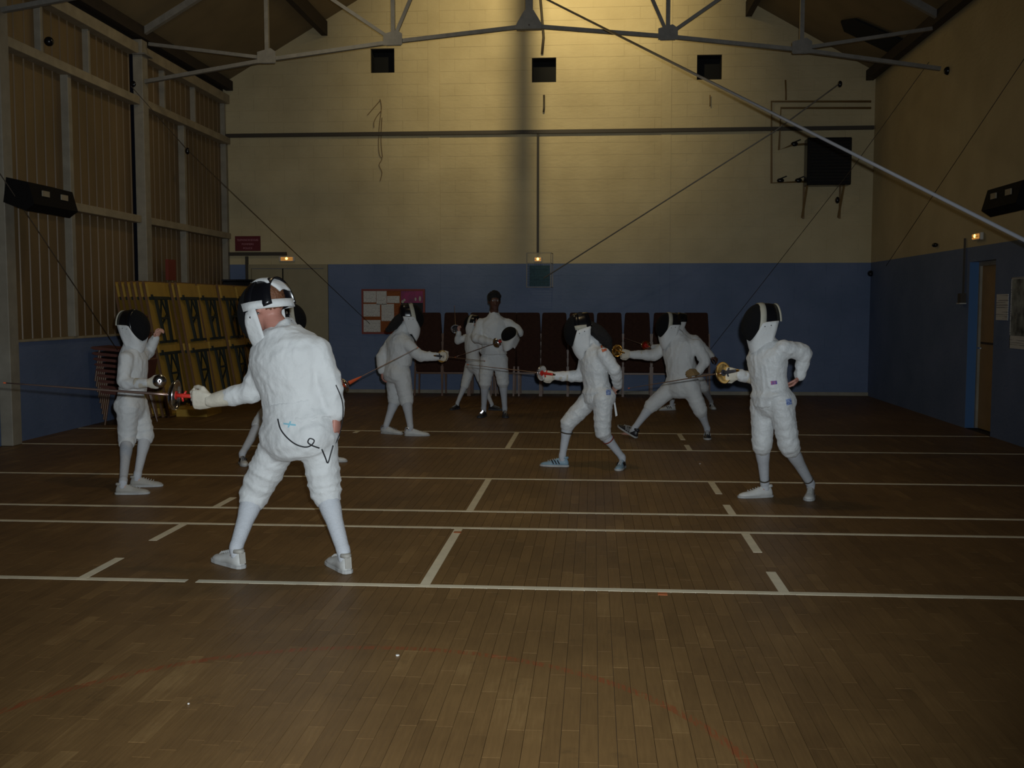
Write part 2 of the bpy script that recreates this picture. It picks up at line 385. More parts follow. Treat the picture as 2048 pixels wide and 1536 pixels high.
while z < ZR:
    z1 = z+CO
    for (s0, s1) in spans:
        x = s0 - (.26 if row % 2 else 0)
        while x < s1:
            xa, xb = max(x, s0), min(x+.52, s1); x += .52
            cuts = [(h[0], h[2]) for h in holes if h[1] < z1-.01 and h[3] > z+.01]
            if z < dz1-.05: cuts.append((dx0, dx1))
            segs = [(xa, xb)]
            for c0, c1 in cuts:
                ns_ = []
                for (p, q) in segs:
                    if q <= c0 or p >= c1: ns_.append((p, q)); continue
                    if p < c0: ns_.append((p, c0))
                    if q > c1: ns_.append((c1, q))
                segs = ns_
            for p, q in segs:
                if q-p > .03 and min(roofz(p), roofz(q)) > z+.02: blocks.append((p, z, q, z1))
    z = z1; row += 1
def wblock(bm, k):
    g = .0012; pr = random.uniform(0, .0022); x0, z0, x1, z1 = k; x0 += g; x1 -= g; z0 += g; z1 -= g
    y0, y1 = D-pr, WY+.02
    prism(bm, [(x0, y1, z0), (x1, y1, z0), (x1, y1, min(z1, roofz(x1))), (x0, y1, min(z1, roofz(x0)))], (0, y0-y1, 0))
def bkey(k):
    cx, cz = (k[0]+k[2])/2, (k[1]+k[3])/2
    return (0 if (k[2]-k[0]) > .4 else 3)+abs(cx+.2)/3+abs(cz-4.3)/2
bl = sorted(blocks, key=bkey)
for k in bl[:300]:
    b = B(); wblock(b, k); put('block', b, 'wall', wb)
b = B()
for k in bl[300:]: wblock(b, k)
put('block_field', b, 'wall', wb, kind='stuff')
for p in pil:
    b = B(); prism(b, [(p[0], WY+.01, 0), (p[1], WY+.01, 0), (p[1], WY+.01, roofz(p[1])), (p[0], WY+.01, roofz(p[0]))], (0, -.024, 0)); put('concrete_strip', b, 'wall', wb)
for i, h in enumerate(holes):
    t = empty('vent_opening', ((h[0]+h[2])/2, D, h[1]), 'square dark opening high in the back wall, %s of the three' % ('left', 'middle', 'right')[i], 'vent', 'square openings in the back wall')
    b = B(); box(b, (h[0]-.01, D+.28, h[1]-.01), (h[2]+.01, D+.30, h[3]+.01)); put('back_plate', b, 'void', t)
    b = B()
    for (u0, v0, u1, v1) in ((h[0]-.0, h[1], h[0]+.008, h[3]), (h[2]-.008, h[1], h[2], h[3]), (h[0]+.008, h[1], h[2]-.008, h[1]+.008), (h[0]+.008, h[3]-.008, h[2]-.008, h[3])): box(b, (u0, D+.05, v0), (u1, D+.28, v1))
    put('lining', b, 'void', t)
# right wall with a door recess
RY0, RY1 = atx(1986, 700, XR).y, atx(1934, 700, XR).y
dzt = atx(1934, 525, XR).z
b = B()
T = .3
box(b, (XR, YB, 0), (XR+T, RY0, ZE+.1)); box(b, (XR, RY1, 0), (XR+T, D+.01, ZE+.1)); box(b, (XR, RY0, dzt), (XR+T, RY1, ZE+.1))
two('wall_right', b)
d2 = empty('door_2', (XR+.14, (RY0+RY1)/2, 0)); d2['kind'] = 'structure'
b = B(); box(b, (XR+.14, RY0, 0.01), (XR+.18, RY1, dzt)); put('leaf', b, 'door_brown', d2)
b = B(); box(b, (XR+.11, RY1-.05, 0.01), (XR+.15, RY1, dzt)); box(b, (XR+.11, RY0, dzt-.05), (XR+.15, RY1-.05, dzt)); put('door_frame', b, 'frame_paint', d2)
b = B(); box(b, (XR+.003, RY1-.004, .005), (XR+.112, RY1-.001, dzt-.002)); put('reveal', b, 'blue_reveal', d2)
b = B(); box(b, (XR+.132, RY0+.05, 1.05), (XR+.14, RY1-.08, 1.075)); put('push_rail', b, 'dark_wood', d2)
b = B(); tube(b, [(XR+.14, RY1-.11, 1.0), (XR+.09, RY1-.11, 1.0), (XR+.09, RY1-.2, 1.0)], .01, 8); put('door_handle', b, 'steel', d2)
# rear wall (behind the camera) and left sill wall
b = B(); prism(b, [(XL-.3, YB, 0), (XR+.3, YB, 0), (XR+.3, YB, ZE+.1), (XM, YB, ZR+.1), (XL-.3, YB, ZE+.1)], (0, -.3, 0)); two('wall_rear', b)
ZS = 1.1094
b = B(); box(b, (XL-.3, YB, 0), (XL, D+.01, ZS)); two('wall_left', b)
# ceiling slopes
for s in (0, 1):
    x0 = XL-.3 if s == 0 else XR+.3
    b = B(); z0 = roofz(XL)-.3*SLOPE
    prism(b, [(x0, YB-.3, z0), (XM, YB-.3, ZR), (XM, YB-.3, ZR+.12), (x0, YB-.3, z0+.12)], (0, D+.6-YB, 0))
    c = two('ceiling', b, 'ceil')
    # purlins running the length of the hall
    for (xx, w_, h_) in ((XM-3.72 if s == 0 else XM+3.42, .10, .2), (XM-1.6 if s == 0 else XM+1.6, .10, .2)):
        pb = B(); zz = roofz(xx)-.06; box(pb, (xx-w_/2, YB, zz-h_), (xx+w_/2, D-.01, zz+.04)); put('purlin', pb, 'dark_wood', c)
    pb = B(); xx = XL+.10 if s == 0 else XR-.10; zz = roofz(xx); box(pb, (xx-.06, YB, zz-.2), (xx+.06, D-.01, zz-.04)); put('purlin', pb, 'dark_wood', c)
# dark hatch in the right roof slope
q = []
for (px, py) in ((1683, 40), (1712, 36), (1830, 88), (1800, 112), (1690, 60)):
    d = ray(px, py); # meet plane z = ZE + SLOPE*(XR-x)
    t_ = (ZE+SLOPE*XR-CAMZ)/(d.z+SLOPE*d.x); q.append(O+d*t_*.996)
b = B(); prism(b, q, V((-SLOPE, 0, -1)).normalized()*.03); solo('roof_hatch', b, 'void', 'dark flat panel in the right roof slope above the far truss end', 'hatch')

# ---- left wall glazing: pillars, posts, transoms, ribbed sheets
YP = [atx(275, 300, XL).y]; BAY = YP[0]-atx(-10, 300, XL).y
PY = [YP[0]-BAY*k for k in range(6)]; PY = [p for p in PY if p > YB]
ztop = 5.02
def zl(px, py): return atx(px, py, XL).z
z_up, z_mid = zl(200, 172), zl(265, 437)
def xbox(name, y0, y1, z0, z1, dx, m, parent=None, x0=XL, back=.06):
    b = B(); rbox(b, (x0-back, y0, z0), (x0+dx, y1, z1), .006); return put(name, b, m, parent)
for i, y in enumerate(PY):
    if i > 1:
        b = B(); rbox(b, (XL+.001, y-.09, 0.002), (XL+.14, y+.09, roofz(XL+.14)-.25), .008); two('trim_%d' % (i+1), b, 'frame_paint'); continue
    t = empty('steel_post', (XL, y, 0), ('pale painted pillar in left wall behind the leaning tables, truss end on top' if i == 0 else ('pale pillar at the left edge of the frame beside the black heater' if i == 1 else 'pale pillar of the left wall, nearer than the picture')), 'pillar', 'left wall pillars')
    if i > 2: pass
    b = B(); rbox(b, (XL+.001, y-.092, 0.002), (XL+.14, y+.092, roofz(XL+.15)-.25), .008); put('shaft', b, 'frame_paint', t)
    b = B(); box(b, (XL+.02, y-.14, ZE-.38), (XL+.2, y+.14, ZE-.36)); put('cap_plate', b, 'truss', t)
ends = [D-.0]+PY+[YB]
wn = 0
for i in range(len(ends)-1):
    ya, yb = ends[i+1]+(.1 if i < len(PY) else 0), ends[i]-(.1 if i > 0 else .02)
    if yb-ya < .4: continue
    wn += 1
    wd = empty('window_%d' % wn, (XL, (ya+yb)/2, ZS)); wd['kind'] = 'structure'
    if i == 0: low = [atx(365, 300, XL).y]; up = [atx(325, 150, XL).y, atx(387, 200, XL).y]; ey = [D-.06]
    elif i == 1: low = [atx(136, 300, XL).y]; up = [atx(78, 50, XL).y, atx(174, 100, XL).y]; ey = []
    else: low = [(ya+yb)/2]; up = [ya+(yb-ya)/3, ya+2*(yb-ya)/3]; ey = []
    xbox('sill', ya, yb, ZS, ZS+.03, .03, 'frame_beam', wd)
    xbox('transom', ya, yb, z_up-.055, z_up+.055, .10, 'frame_beam', wd)
    xbox('transom', ya, yb, z_mid-.05, z_mid+.05, .08, 'frame_beam', wd)
    xbox('head_rail', ya, yb, ztop-.03, ztop+.12, .10, 'frame_beam', wd)
    for y in low+ey: xbox('mullion', y-.045, y+.045, ZS+.03, z_mid-.05, .045, 'frame_paint', wd); xbox('mullion', y-.045, y+.045, z_mid+.05, z_up-.055, .045, 'frame_paint', wd)
    for y in up+ey: xbox('mullion', y-.028, y+.028, z_up+.055, ztop-.03, .03, 'frame_paint', wd)
    def sheets(ys, z0, z1):
        ys = [ya]+sorted(ys)+[yb]
        for y0, y1 in zip(ys[:-1], ys[1:]):
            b = B(); n = max(2, round((y1-y0)/.2)); x = XL-.05; pts = []
            for k in range(n):
                s = y0+(y1-y0)*k/n; e = (y1-y0)/n
                pts += [(x, s), (x, s+e-.03), (x+.012, s+e-.022), (x+.012, s+e-.008)]
            pts.append((x, y1)); pts += [(x-.01, y1), (x-.01, y0)]
            prism(b, [(p[0], p[1], z0) for p in pts], (0, 0, z1-z0)); put('ribbed_sheet', b, 'rib', wd)
    sheets(low, ZS, z_mid); sheets(low, z_mid, z_up); sheets(up, z_up, ztop)
b = B(); box(b, (XL-.3, YB, ztop+.12), (XL-.02, D, ZE+.1)); o = two('trim_1', b, 'dark_wood')

# ---- roof trusses
def truss(Y, label, z_at):
    t = empty('roof_truss', (XM, Y, 5.0), label, 'truss', 'steel roof trusses')
    def part(name, p, q, w_, h_=None):
        b = B(); bar(b, p, q, w_, h_); put(name, b, 'truss', t)
    zc, z1, z2, z3 = z_at
    X = [0, 1.86, 3.62, 5.42]; Z = [zc, z1, z2, z3]
    def tz(x): return roofz(XM+x)-.12
    for s in (-1, 1):
        for i in range(3): part('bottom_chord', (XM+s*X[i], Y, Z[i]), (XM+s*X[i+1], Y, Z[i+1]), .06, .05)
        part('top_chord', (XM+s*5.45, Y, tz(s*5.45)), (XM, Y, tz(0)), .08, .09)
        part('post', (XM+s*X[1], Y, Z[1]), (XM+s*X[1], Y, tz(s*X[1])), .055)
        part('post', (XM+s*X[2], Y, Z[2]), (XM+s*X[2], Y, tz(s*X[2])), .055)
        part('diagonal', (XM+s*X[1], Y, Z[1]+.02), (XM+s*.55, Y, tz(.55)), .045)
        part('diagonal', (XM+s*X[1], Y, Z[1]+.02), (XM+s*X[2], Y, tz(X[2])), .045)
        part('diagonal', (XM+s*X[2], Y, Z[2]+.02), (XM+s*5.3, Y, Z[3]+.52), .045)
        for i in (1, 2):
            b = B(); x = XM+s*X[i]; prism(b, [(x-.13, Y-.045, Z[i]-.05), (x+.13, Y-.045, Z[i]-.05), (x+.13, Y-.045, Z[i]+.10), (x+.06, Y-.045, Z[i]+.15), (x-.13, Y-.045, Z[i]+.10)], (0, .012, 0)); put('gusset', b, 'truss', t)
            b = B(); prism(b, [(x-.10, Y+.035, Z[i]-.04), (x+.10, Y+.035, Z[i]-.04), (x+.10, Y+.035, Z[i]+.10), (x-.10, Y+.035, Z[i]+.10)], (0, .012, 0)); put('gusset', b, 'truss', t)
        b = B(); ball(b, (XM+s*5.5, Y-.06, Z[3]-.04), .055); put('tie_anchor', b, 'black', t, smooth=True)
    part('post', (XM, Y, zc+.1), (XM, Y, tz(0)), .10, .08)
    b = B(); prism(b, [(XM-.17, Y-.05, zc-.05), (XM+.17, Y-.05, zc-.05), (XM+.17, Y-.05, zc+.02), (XM+.06, Y-.05, zc+.2), (XM-.06, Y-.05, zc+.2), (XM-.17, Y-.05, zc+.02)], (0, .1, 0)); put('gusset', b, 'truss', t)
    b = B(); ball(b, (XM, Y-.055, zc-.0), .012, seg=8); put('bolt', b, 'steel', t)
YT = PY[0]
za = (at(1060, 52, YT).z, at(787, 84, YT).z, at(525, 120, YT).z, at(265, 165, YT).z)
truss(YT, 'grey steel roof truss crossing in front of the back wall', za)
truss(PY[1], 'nearer grey roof truss, only its left end showing at the top left corner', za)
# flood lamp housing on the truss
t = empty('flood_lamp_housing', (-.76, 13.26, 7.12), 'grey floodlight under the ridge above the middle truss post', 'lamp')
b = B(); rbox(b, (-.98, 13.20, 7.12), (-.60, 13.32, 7.38), .01); put('case', b, 'truss', t)
b = B(); bar(b, (-.76, 13.26, 7.36), (-.76, 13.26, roofz(-.76)-.01), .03); put('bracket', b, 'truss', t)

# ---- fittings on the back wall
def pipe(name, pts, r, m, label, cat='pipe', n=8, group=None, sm=0):
    b = B(); tube(b, pts, r, n, smoothn=sm); return solo(name, b, m, label, cat, group, smooth=True)
Yw = D-.04
b = B(); p0, p1, p2 = at(446, 273, Yw), at(1062, 265, Yw), at(1744, 257, Yw); zc = 4.447
bar(b, (XL+.02, Yw, zc), (XR-.02, Yw, zc), .06, .06); solo('wall_rail', b, 'pipe', 'long dark horizontal rail across the whole cream back wall', 'rail')
px_ = at(1076, 300, Yw).x
b = B(); bar(b, (px_, Yw, zc-.04), (px_, Yw, at(1076, 506, Yw).z), .04, .04); solo('conduit', b, 'pipe', 'vertical dark conduit running down the middle of the back wall to the lit lamp', 'conduit')
xa = at(451, 300, Yw).x
b = B(); bar(b, (xa, Yw, zc-.04), (xa, Yw, .05), .055, .055); solo('conduit', b, 'pipe', 'vertical dark pipe in the left back corner', 'conduit')
zz = at(500, 508, Yw).z; b = B(); bar(b, (xa+.03, Yw, zz), (at(573, 508, Yw).x, Yw, zz), .06, .06); solo('wall_rail', b, 'pipe', 'short dark rail under the red sign', 'rail')
xx = at(494, 540, Yw).x; b = B(); bar(b, (xx, Yw, zz-.04), (xx, Yw, .05), .045, .045); solo('conduit', b, 'pipe', 'dark pipe left of the cream double door', 'conduit')
pipe('conduit', [at(1078, -60, Yw), at(1081, 0, Yw), at(1086, 60, Yw), at(1087, 74, Yw), at(1084, 108, Yw)], .022, 'pipe', 'bent dark pipe from the roof into the middle opening', 'conduit')
pipe('conduit', [at(1088, 190, Yw), at(1088, 215, Yw), at(1087, 224, Yw)], .016, 'pipe', 'short stub of conduit below the middle opening', 'conduit')
pipe('conduit', [at(1420, 190, Yw), at(1420, 213, Yw)], .008, 'pipe_yellow', 'thin stub of wire below the right opening', 'conduit')
t = empty('loose_cable', at(760, 360, Yw), 'loose thin cables dangling down the back wall below the left opening', 'cable')
for pts in (((760, 198), (763, 215), (760, 240), (758, 262), (757, 290), (759, 310), (764, 318), (758, 330), (764, 345), (760, 362)), ((761, 200), (748, 215), (735, 230)), ((762, 222), (754, 232), (748, 244), (748, 255)), ((764, 235), (762, 280), (765, 315))):
    b = B(); tube(b, [at(p[0], p[1], D-.02) for p in pts], .006, 6, smoothn=3); put('strand', b, 'pipe_yellow', t)
# double door
d1 = empty('door_1', ((dx0+dx1)/2, D, 0)); d1['kind'] = 'structure'
fw = .07
b = B(); box(b, (dx0, D-.04, 0.002), (dx0+fw, D+.012, dz1)); box(b, (dx1-fw, D-.04, 0.002), (dx1, D+.012, dz1)); box(b, (dx0+fw, D-.04, dz1-fw), (dx1-fw, D+.012, dz1)); put('door_frame', b, 'door', d1)
xs_ = at(567, 600, D).x
for x0, x1 in ((dx0+fw+.004, xs_-.012), (xs_+.012, dx1-fw-.004)):
    b = B(); box(b, (x0, D-.02, .01), (x1, D+.012, dz1-fw-.006)); lf = put('leaf', b, 'door', d1)
b = B(); box(b, (xs_-.010, D-.012, .01), (xs_+.010, D+.011, dz1-fw)); put('gap_strip', b, 'void', d1)
b = B(); box(b, (xs_+.06, D-.05, .95), (xs_+.09, D-.02, 1.15)); put('door_handle', b, 'pipe', d1)
b = B(); box(b, (XL+.02, D-.02, 0.002), (dx0, D+.0, .06)); box(b, (dx1, D-.02, 0.002), (XR, D+.0, .06)); two('baseboard_back', b, 'frame_paint')
# red sign with three lines of lettering
s0, s1 = at(470, 502, Yw), at(520, 472, Yw)
sg = empty('wall_sign', ((s0.x+s1.x)/2, D, s0.z), 'dark red rectangular sign with three lines of pale lettering', 'sign')
b = B(); box(b, (s0.x, D-.03, s0.z), (s1.x, D-.015, s1.z)); put('plate', b, 'sign_red', sg)
def text(s, size, loc, m, parent, rot=(PI/2, 0, 0), width=None):
    cu = bpy.data.curves.new('lettering', 'FONT'); cu.body = s; cu.size = size; cu.align_x = 'CENTER'; cu.extrude = .0006; cu.fill_mode = 'BOTH'
    tmp = bpy.data.objects.new('lettering', cu); C.objects.link(tmp)
    me = bpy.data.meshes.new_from_object(tmp.evaluated_get(bpy.context.evaluated_depsgraph_get())); bpy.data.objects.remove(tmp)
    o = bpy.data.objects.new('lettering', me); C.objects.link(o); me.materials.clear(); me.materials.append(M[m])
    if width:
        ww = max(v.co.x for v in me.vertices)-min(v.co.x for v in me.vertices); k = width/ww
        for v in me.vertices: v.co.x *= k
    o.parent = parent; o.location = V(loc)-WORLD[parent]; o.rotation_euler = rot; return o
sx = (s0.x+s1.x)/2
text('TELEPHONE DE SECOURS', .05, (sx, D-.032, s1.z-.085), 'sign_text', sg, width=.38)
text('POMPIERS', .045, (sx, D-.032, s1.z-.155), 'sign_text', sg, width=.21)
text('POLICE', .045, (sx, D-.032, s1.z-.225), 'sign_text', sg, width=.16)
# emergency lights
def elight(name, c, rz, label, glow='glow_dim', r=.14):
    t = empty(name, c, label, 'lamp', rz=rz)
    b = B(); rbox(b, (-r, -.045, -.045), (r, -.005, .045), .01); put('case', b, 'white_plastic', t, world=False)
    b = B(); rbox(b, (-r*.75, -.06, -.03), (r*.75, -.044, .03), .006); put('diffuser', b, glow, t, world=False)
    b = B(); ball(b, (0, -.062, .005), (.022, .012, .022)); put('bulb', b, 'glow', t, world=False)
    b = B(); box(b, (-r*.8, -.064, -.006), (r*.8, -.0605, -.001)); put('bar', b, 'pipe', t, world=False)
elight('emergency_light', at(575, 518, D-.01), 0, 'glowing orange emergency light above the cream double door')
elight('emergency_light', atx(1960, 473, XR-.01), -PI/2, 'dim orange emergency light on the right wall above the ochre door')
elight('emergency_light', at(1076, 519, D-.01), 0, 'bright yellow emergency bulb at the foot of the vertical conduit', r=.07)
# wire guard / net box under the bulb
t = empty('wire_guard', at(1078, 560, D-.05), 'small grey-blue wire cage with dark netting on the middle of the back wall', 'cage')
c0, c1 = at(1054, 572, D-.25), at(1102, 506, D-.25)
for (x, y) in ((c0.x, D-.3), (c1.x, D-.3), (c0.x-.02, D-.02), (c1.x+.02, D-.02)):
    b = B(); bar(b, (x, y, c0.z-.02), (x, y, c1.z), .012); put('upright', b, 'frame_paint', t)
for zq in (c1.z, c1.z-.17, c0.z-.02):
    b = B(); bar(b, (c0.x, D-.3, zq), (c1.x, D-.3, zq), .010); bar(b, (c0.x, D-.3, zq), (c0.x-.02, D-.02, zq), .010); bar(b, (c1.x, D-.3, zq), (c1.x+.02, D-.02, zq), .010); put('rail', b, 'frame_paint', t)
b = B(); nn = 12
for i in range(nn+1):
    x = c0.x+(c1.x-c0.x)*i/nn; bar(b, (x, D-.295, c0.z-.02), (x, D-.295, c1.z-.18), .004)
for j in range(9):
    zq = c0.z-.02+(c1.z-.16-c0.z)*j/9; bar(b, (c0.x, D-.297, zq), (c1.x, D-.297, zq), .004)
put('netting', b, 'teal', t, kind='stuff')
b = B(); box(b, (c0.x+.03, D-.06, c0.z), (c1.x-.03, D-.03, c1.z-.2)); put('panel', b, 'teal', t)
# notice board
n0, n1 = at(724, 668, D-.03), at(850, 578, D-.03)
nb = empty('notice_board', ((n0.x+n1.x)/2, D, n0.z), 'orange cork notice board in a red-brown frame on the blue wall', 'notice board')
b = B(); box(b, (n0.x+.02, D-.03, n0.z+.02), (n1.x-.02, D-.012, n1.z-.02)); put('cork_panel', b, 'cork', nb)
b = B(); f = .03
for (u0, v0, u1, v1) in ((n0.x, n0.z, n0.x+f, n1.z), (n1.x-f, n0.z, n1.x, n1.z), (n0.x+f, n0.z, n1.x-f, n0.z+f), (n0.x+f, n1.z-f, n1.x-f, n1.z)): box(b, (u0, D-.045, v0), (u1, D-.012, v1))
put('board_frame', b, 'red_frame', nb)
def paper_mat(name, base, ink, sc, col_thr=.5):
    m = bpy.data.materials.new(name); m.use_nodes = True; nt = m.node_tree; L = nt.links.new; bs = nt.nodes['Principled BSDF']; bs.inputs['Roughness'].default_value = .8
    tc = nt.nodes.new('ShaderNodeTexCoord'); mp = nt.nodes.new('ShaderNodeMapping'); mp.inputs['Scale'].default_value = (sc*2.2, 1, sc*.6); L(tc.outputs['Object'], mp.inputs[0])
    n = nt.nodes.new('ShaderNodeTexNoise'); n.inputs['Scale'].default_value = 1; n.inputs['Detail'].default_value = 3; L(mp.outputs[0], n.inputs['Vector'])
    wv = nt.nodes.new('ShaderNodeTexWave'); wv.bands_direction = 'Z'; wv.inputs['Scale'].default_value = sc/5; L(tc.outputs['Object'], wv.inputs['Vector'])
    g1 = nt.nodes.new('ShaderNodeMath'); g1.operation = 'GREATER_THAN'; g1.inputs[1].default_value = .6; L(wv.outputs['Fac'], g1.inputs[0])
    g2 = nt.nodes.new('ShaderNodeMath'); g2.operation = 'GREATER_THAN'; g2.inputs[1].default_value = col_thr; L(n.outputs[0], g2.inputs[0])
    mu = nt.nodes.new('ShaderNodeMath'); mu.operation = 'MULTIPLY'; L(g1.outputs[0], mu.inputs[0]); L(g2.outputs[0], mu.inputs[1])
    mx = nt.nodes.new('ShaderNodeMix'); mx.data_type = 'RGBA'; mx.inputs[6].default_value = (*base, 1); mx.inputs[7].default_value = (*ink, 1); L(mu.outputs[0], mx.inputs[0]); L(mx.outputs[2], bs.inputs['Base Color']); return m
M['paper'] = paper_mat('printed_paper', (.62, .60, .56), (.28, .27, .27), 60)
M['poster'] = mat('magenta_poster', (.36, .01, .12), .5, col2=(.12, .01, .07), nscale=7)
M['poster_bw'] = mat('dark_black_and_white_poster', (.38, .40, .36), .5, col2=(.02, .02, .02), nscale=7)
plist = ((727, 582, 752, 605, 'top left'), (753, 582, 773, 609, 'upper row, second from the left'), (774, 592, 799, 606, 'small wide one right of the top row'), (727, 608, 760, 633, 'left column, middle'), (763, 608, 788, 642, 'tall one in the second column'), (727, 640, 761, 664, 'bottom left'))
for (a0, b0, a1, b1, lab) in plist:
    p, q = at(a0, b1, D-.035), at(a1, b0, D-.035)
    b = B(); box(b, (p.x, D-.036, p.z), (q.x, D-.034, q.z)); solo('notice_sheet', b, 'paper', 'white printed sheet pinned on the notice board, '+lab, 'paper', 'sheets on the notice board')
p, q = at(802, 625, D-.035), at(846, 582, D-.035)
ps = empty('poster', ((p.x+q.x)/2, D-.036, p.z), 'magenta and black poster with pale figures at the right of the notice board', 'poster')
b = B(); box(b, (p.x, D-.036, p.z), (q.x, D-.034, q.z)); put('sheet', b, 'poster', ps)
b = B(); hq = (q.z-p.z)
for k, (fx, fz, w_, h_) in enumerate(((.08, .50, .10, .12), (.16, .42, .08, .10), (.66, .38, .07, .14), (.86, .36, .08, .2), (.45, .72, .02, .36))): 
    cx, cz = p.x+(q.x-p.x)*fx, p.z+hq*(1-fz); ball(b, (cx, D-.037, cz), ((q.x-p.x)*w_*.6, .001, hq*h_*.6), seg=8)
put('printed_figures', b, 'trim', ps)
b = B(); box(b, (p.x+.003, D-.0372, p.z+.003), (q.x-.003, D-.0365, p.z+hq*.45)); put('dark_lower_print', b, 'black', ps)
# unit heater with pipes
h0, h1 = at(1612, 371, D-.3), at(1703, 275, D-.3)
t = empty('fan_heater', ((h0.x+h1.x)/2, D-.2, h0.z), 'square black fan heater mounted high at the right of the back wall', 'heater')
b = B(); rbox(b, (h0.x, D-.36, h0.z), (h1.x, D-.08, h1.z), .02); put('case', b, 'black', t)
b = B()
for k in range(14):
    zq = h0.z+.05+(h1.z-h0.z-.1)*k/13; box(b, (h0.x+.04, D-.372, zq-.012), (h1.x-.04, D-.358, zq+.006))
put('louvre', b, 'void', t)
for xq in (h0.x+.02, h1.x-.1):
    b = B(); bar(b, (xq, D-.3, h0.z), (xq-.02, D-.02, h0.z-.5), .03); bar(b, (xq, D-.03, h0.z+.1), (xq, D-.03, h0.z-.52), .03); put('bracket', b, 'pipe_yellow', t)
PYL = D-.05
P = lambda *a: [at(x, y, PYL) for x, y in a]
pipe('heating_pipe', P((1742, 203), (1543, 203), (1543, 366), (1612, 363)), .018, 'pipe_yellow', 'ochre outer heating pipe bending round the black fan heater')
pipe('heating_pipe', P((1742, 216), (1562, 216), (1558, 300), (1585, 290), (1612, 288)), .018, 'pipe_yellow', 'ochre inner heating pipe entering the top of the black fan heater')
pipe('heating_pipe', P((1571, 160), (1572, 185), (1572, 200)), .014, 'pipe_yellow', 'short pipe stub above the two ochre heating pipes')
for k, (x, y, lab) in enumerate(((1589, 288, 'dark valve on the upper pipe of the fan heater'), (1561, 361, 'left dark valve on the lower pipe of the fan heater'), (1597, 361, 'right dark valve on the lower pipe of the fan heater'))):
    c = at(x, y, PYL); t = empty('valve', c, lab, 'valve')
    b = B(); ball(b, c, (.06, .035, .04)); put('body', b, 'black', t, smooth=True)
    b = B(); bar(b, c+V((0, 0, .03)), c+V((.1, 0, .07)), .02); put('lever', b, 'black', t)
# ---- infrared heaters on the side walls
def irheater(c, rz, label):
    t = empty('infrared_heater', c, label, 'heater', rz=rz)
    b = B(); L_ = .47
    prism(b, [(-L_, -.10, .16), (-L_, -.34, .10), (-L_, -.40, -.12), (-L_, -.30, -.19), (-L_, -.06, -.1)], (2*L_, 0, 0)); put('case', b, 'matte_black', t, world=False)
    for s in (-.2, .2):
        b = B(); box(b, (s-.06, -.385, -.02), (s+.08, -.37, .04)); put('reflector', b, 'frame_beam', t, world=False)
    for s in (-.3, .3):
        b = B(); bar(b, (s, -.1, .1), (s, -.0, .16), .03); put('bracket', b, 'pipe', t, world=False)
c = atx(60, 400, XL+.05); irheater((XL+.13, atx(82, 395, XL+.35).y-.0, c.z), PI/2, 'black infrared heater with two openings on the left wall glazing')
c = atx(2040, 390, XR-.2); irheater((XR-.02, c.y, c.z), -PI/2, 'black infrared heater on the right wall at the edge of the frame')
b = B(); c = atx(98, 83, XL+.05); ball(b, c, .055); solo('wall_fitting', b, 'black', 'small black ball fitting on the upper left glazing', 'fitting', smooth=True)
# right wall bits
c = atx(1926, 603, XR-.02); t = empty('switch_box', c, 'small switch box on a thin vertical conduit left of the ochre door', 'switch')
b = B(); box(b, (XR-.07, c.y-.05, c.z-.02), (XR-.001, c.y+.05, c.z+.1)); put('case', b, 'pipe', t)
b = B(); box(b, (XR-.08, c.y-.06, c.z-.03), (XR-.001, c.y+.06, c.z-.018)); put('rim', b, 'white_plastic', t)
b = B(); bar(b, (XR-.02, c.y, c.z+.1), (XR-.02, c.y, atx(1926, 478, XR).z), .02); put('conduit', b, 'pipe', t)
p, q = atx(2019, 696, XR-.01), atx(2066, 552, XR-.01)
t = empty('poster', (XR-.01, (p.y+q.y)/2, p.z), 'tall black and white poster on the dark right wall', 'poster')
b = B(); box(b, (XR-.012, q.y, p.z), (XR-.004, p.y, q.z)); put('sheet', b, 'poster_bw', t)
b = B(); 
for (u0, v0, u1, v1) in ((q.y, q.z-.02, p.y, q.z), (p.y-.015, p.z, p.y, q.z), (q.y, p.z, p.y, p.z+.14)): box(b, (XR-.015, u0, v0), (XR-.012, u1, v1))
put('pale_border', b, 'paper', t)
p, q = atx(1992, 640, XR-.01), atx(2017, 588, XR-.01)
b = B(); box(b, (XR-.012, q.y, p.z), (XR-.004, p.y, q.z)); solo('wall_notice', b, 'paper', 'pale notice between the ochre door and the black and white poster', 'paper')
c = atx(1870, 490, XR-.03); b = B(); ball(b, c, (.04, .06, .03)); solo('wall_fitting', b, 'black', 'small dark fitting on the right wall just above the blue paint', 'fitting', smooth=True)
c = at(1741, 547, D-.1); b = B(); ball(b, c, (.05, .05, .05)); bar(b, c, (c.x+.12, c.y, c.z), .03); solo('wall_fitting', b, 'black', 'dark hook in the right back corner', 'fitting')
# ---- ropes, wires and the long bars
def wire(pts, r, m, name, label, cat='cable'): 
    b = B(); tube(b, pts, r, 8); return solo(name, b, m, label, cat, smooth=True)
pa_, pb2 = at(1080, -8, YT-.35), at(2100, 506, 7.0); t = wire([pa_, pa_+(pb2-pa_)*((XR-.03-pa_.x)/(pb2.x-pa_.x))], .014, 'bar', 'long_bar', 'long shiny galvanised bar slanting down from the ridge to the right edge', 'bar')
wire([at(1682, 165, 16.8), at(1550, 262, 16.9), at(1088, 556, 17.2)], .010, 'truss', 'long_bar', 'thin grey bar slanting across the back wall from upper right to the wire cage', 'bar')
wire([atx(262, 172, XL+.2), at(375, 300, 15.4), at(740, 648, 17.95)], .0042, 'cable', 'guy_rope', 'thin rope from the left pillar down to the notice board')
wire([atx(-8, 335, XL+.3), atx(235, 700, XL+.45)], .0042, 'cable', 'guy_rope', 'thin rope slanting past the left glazing behind the black heater')
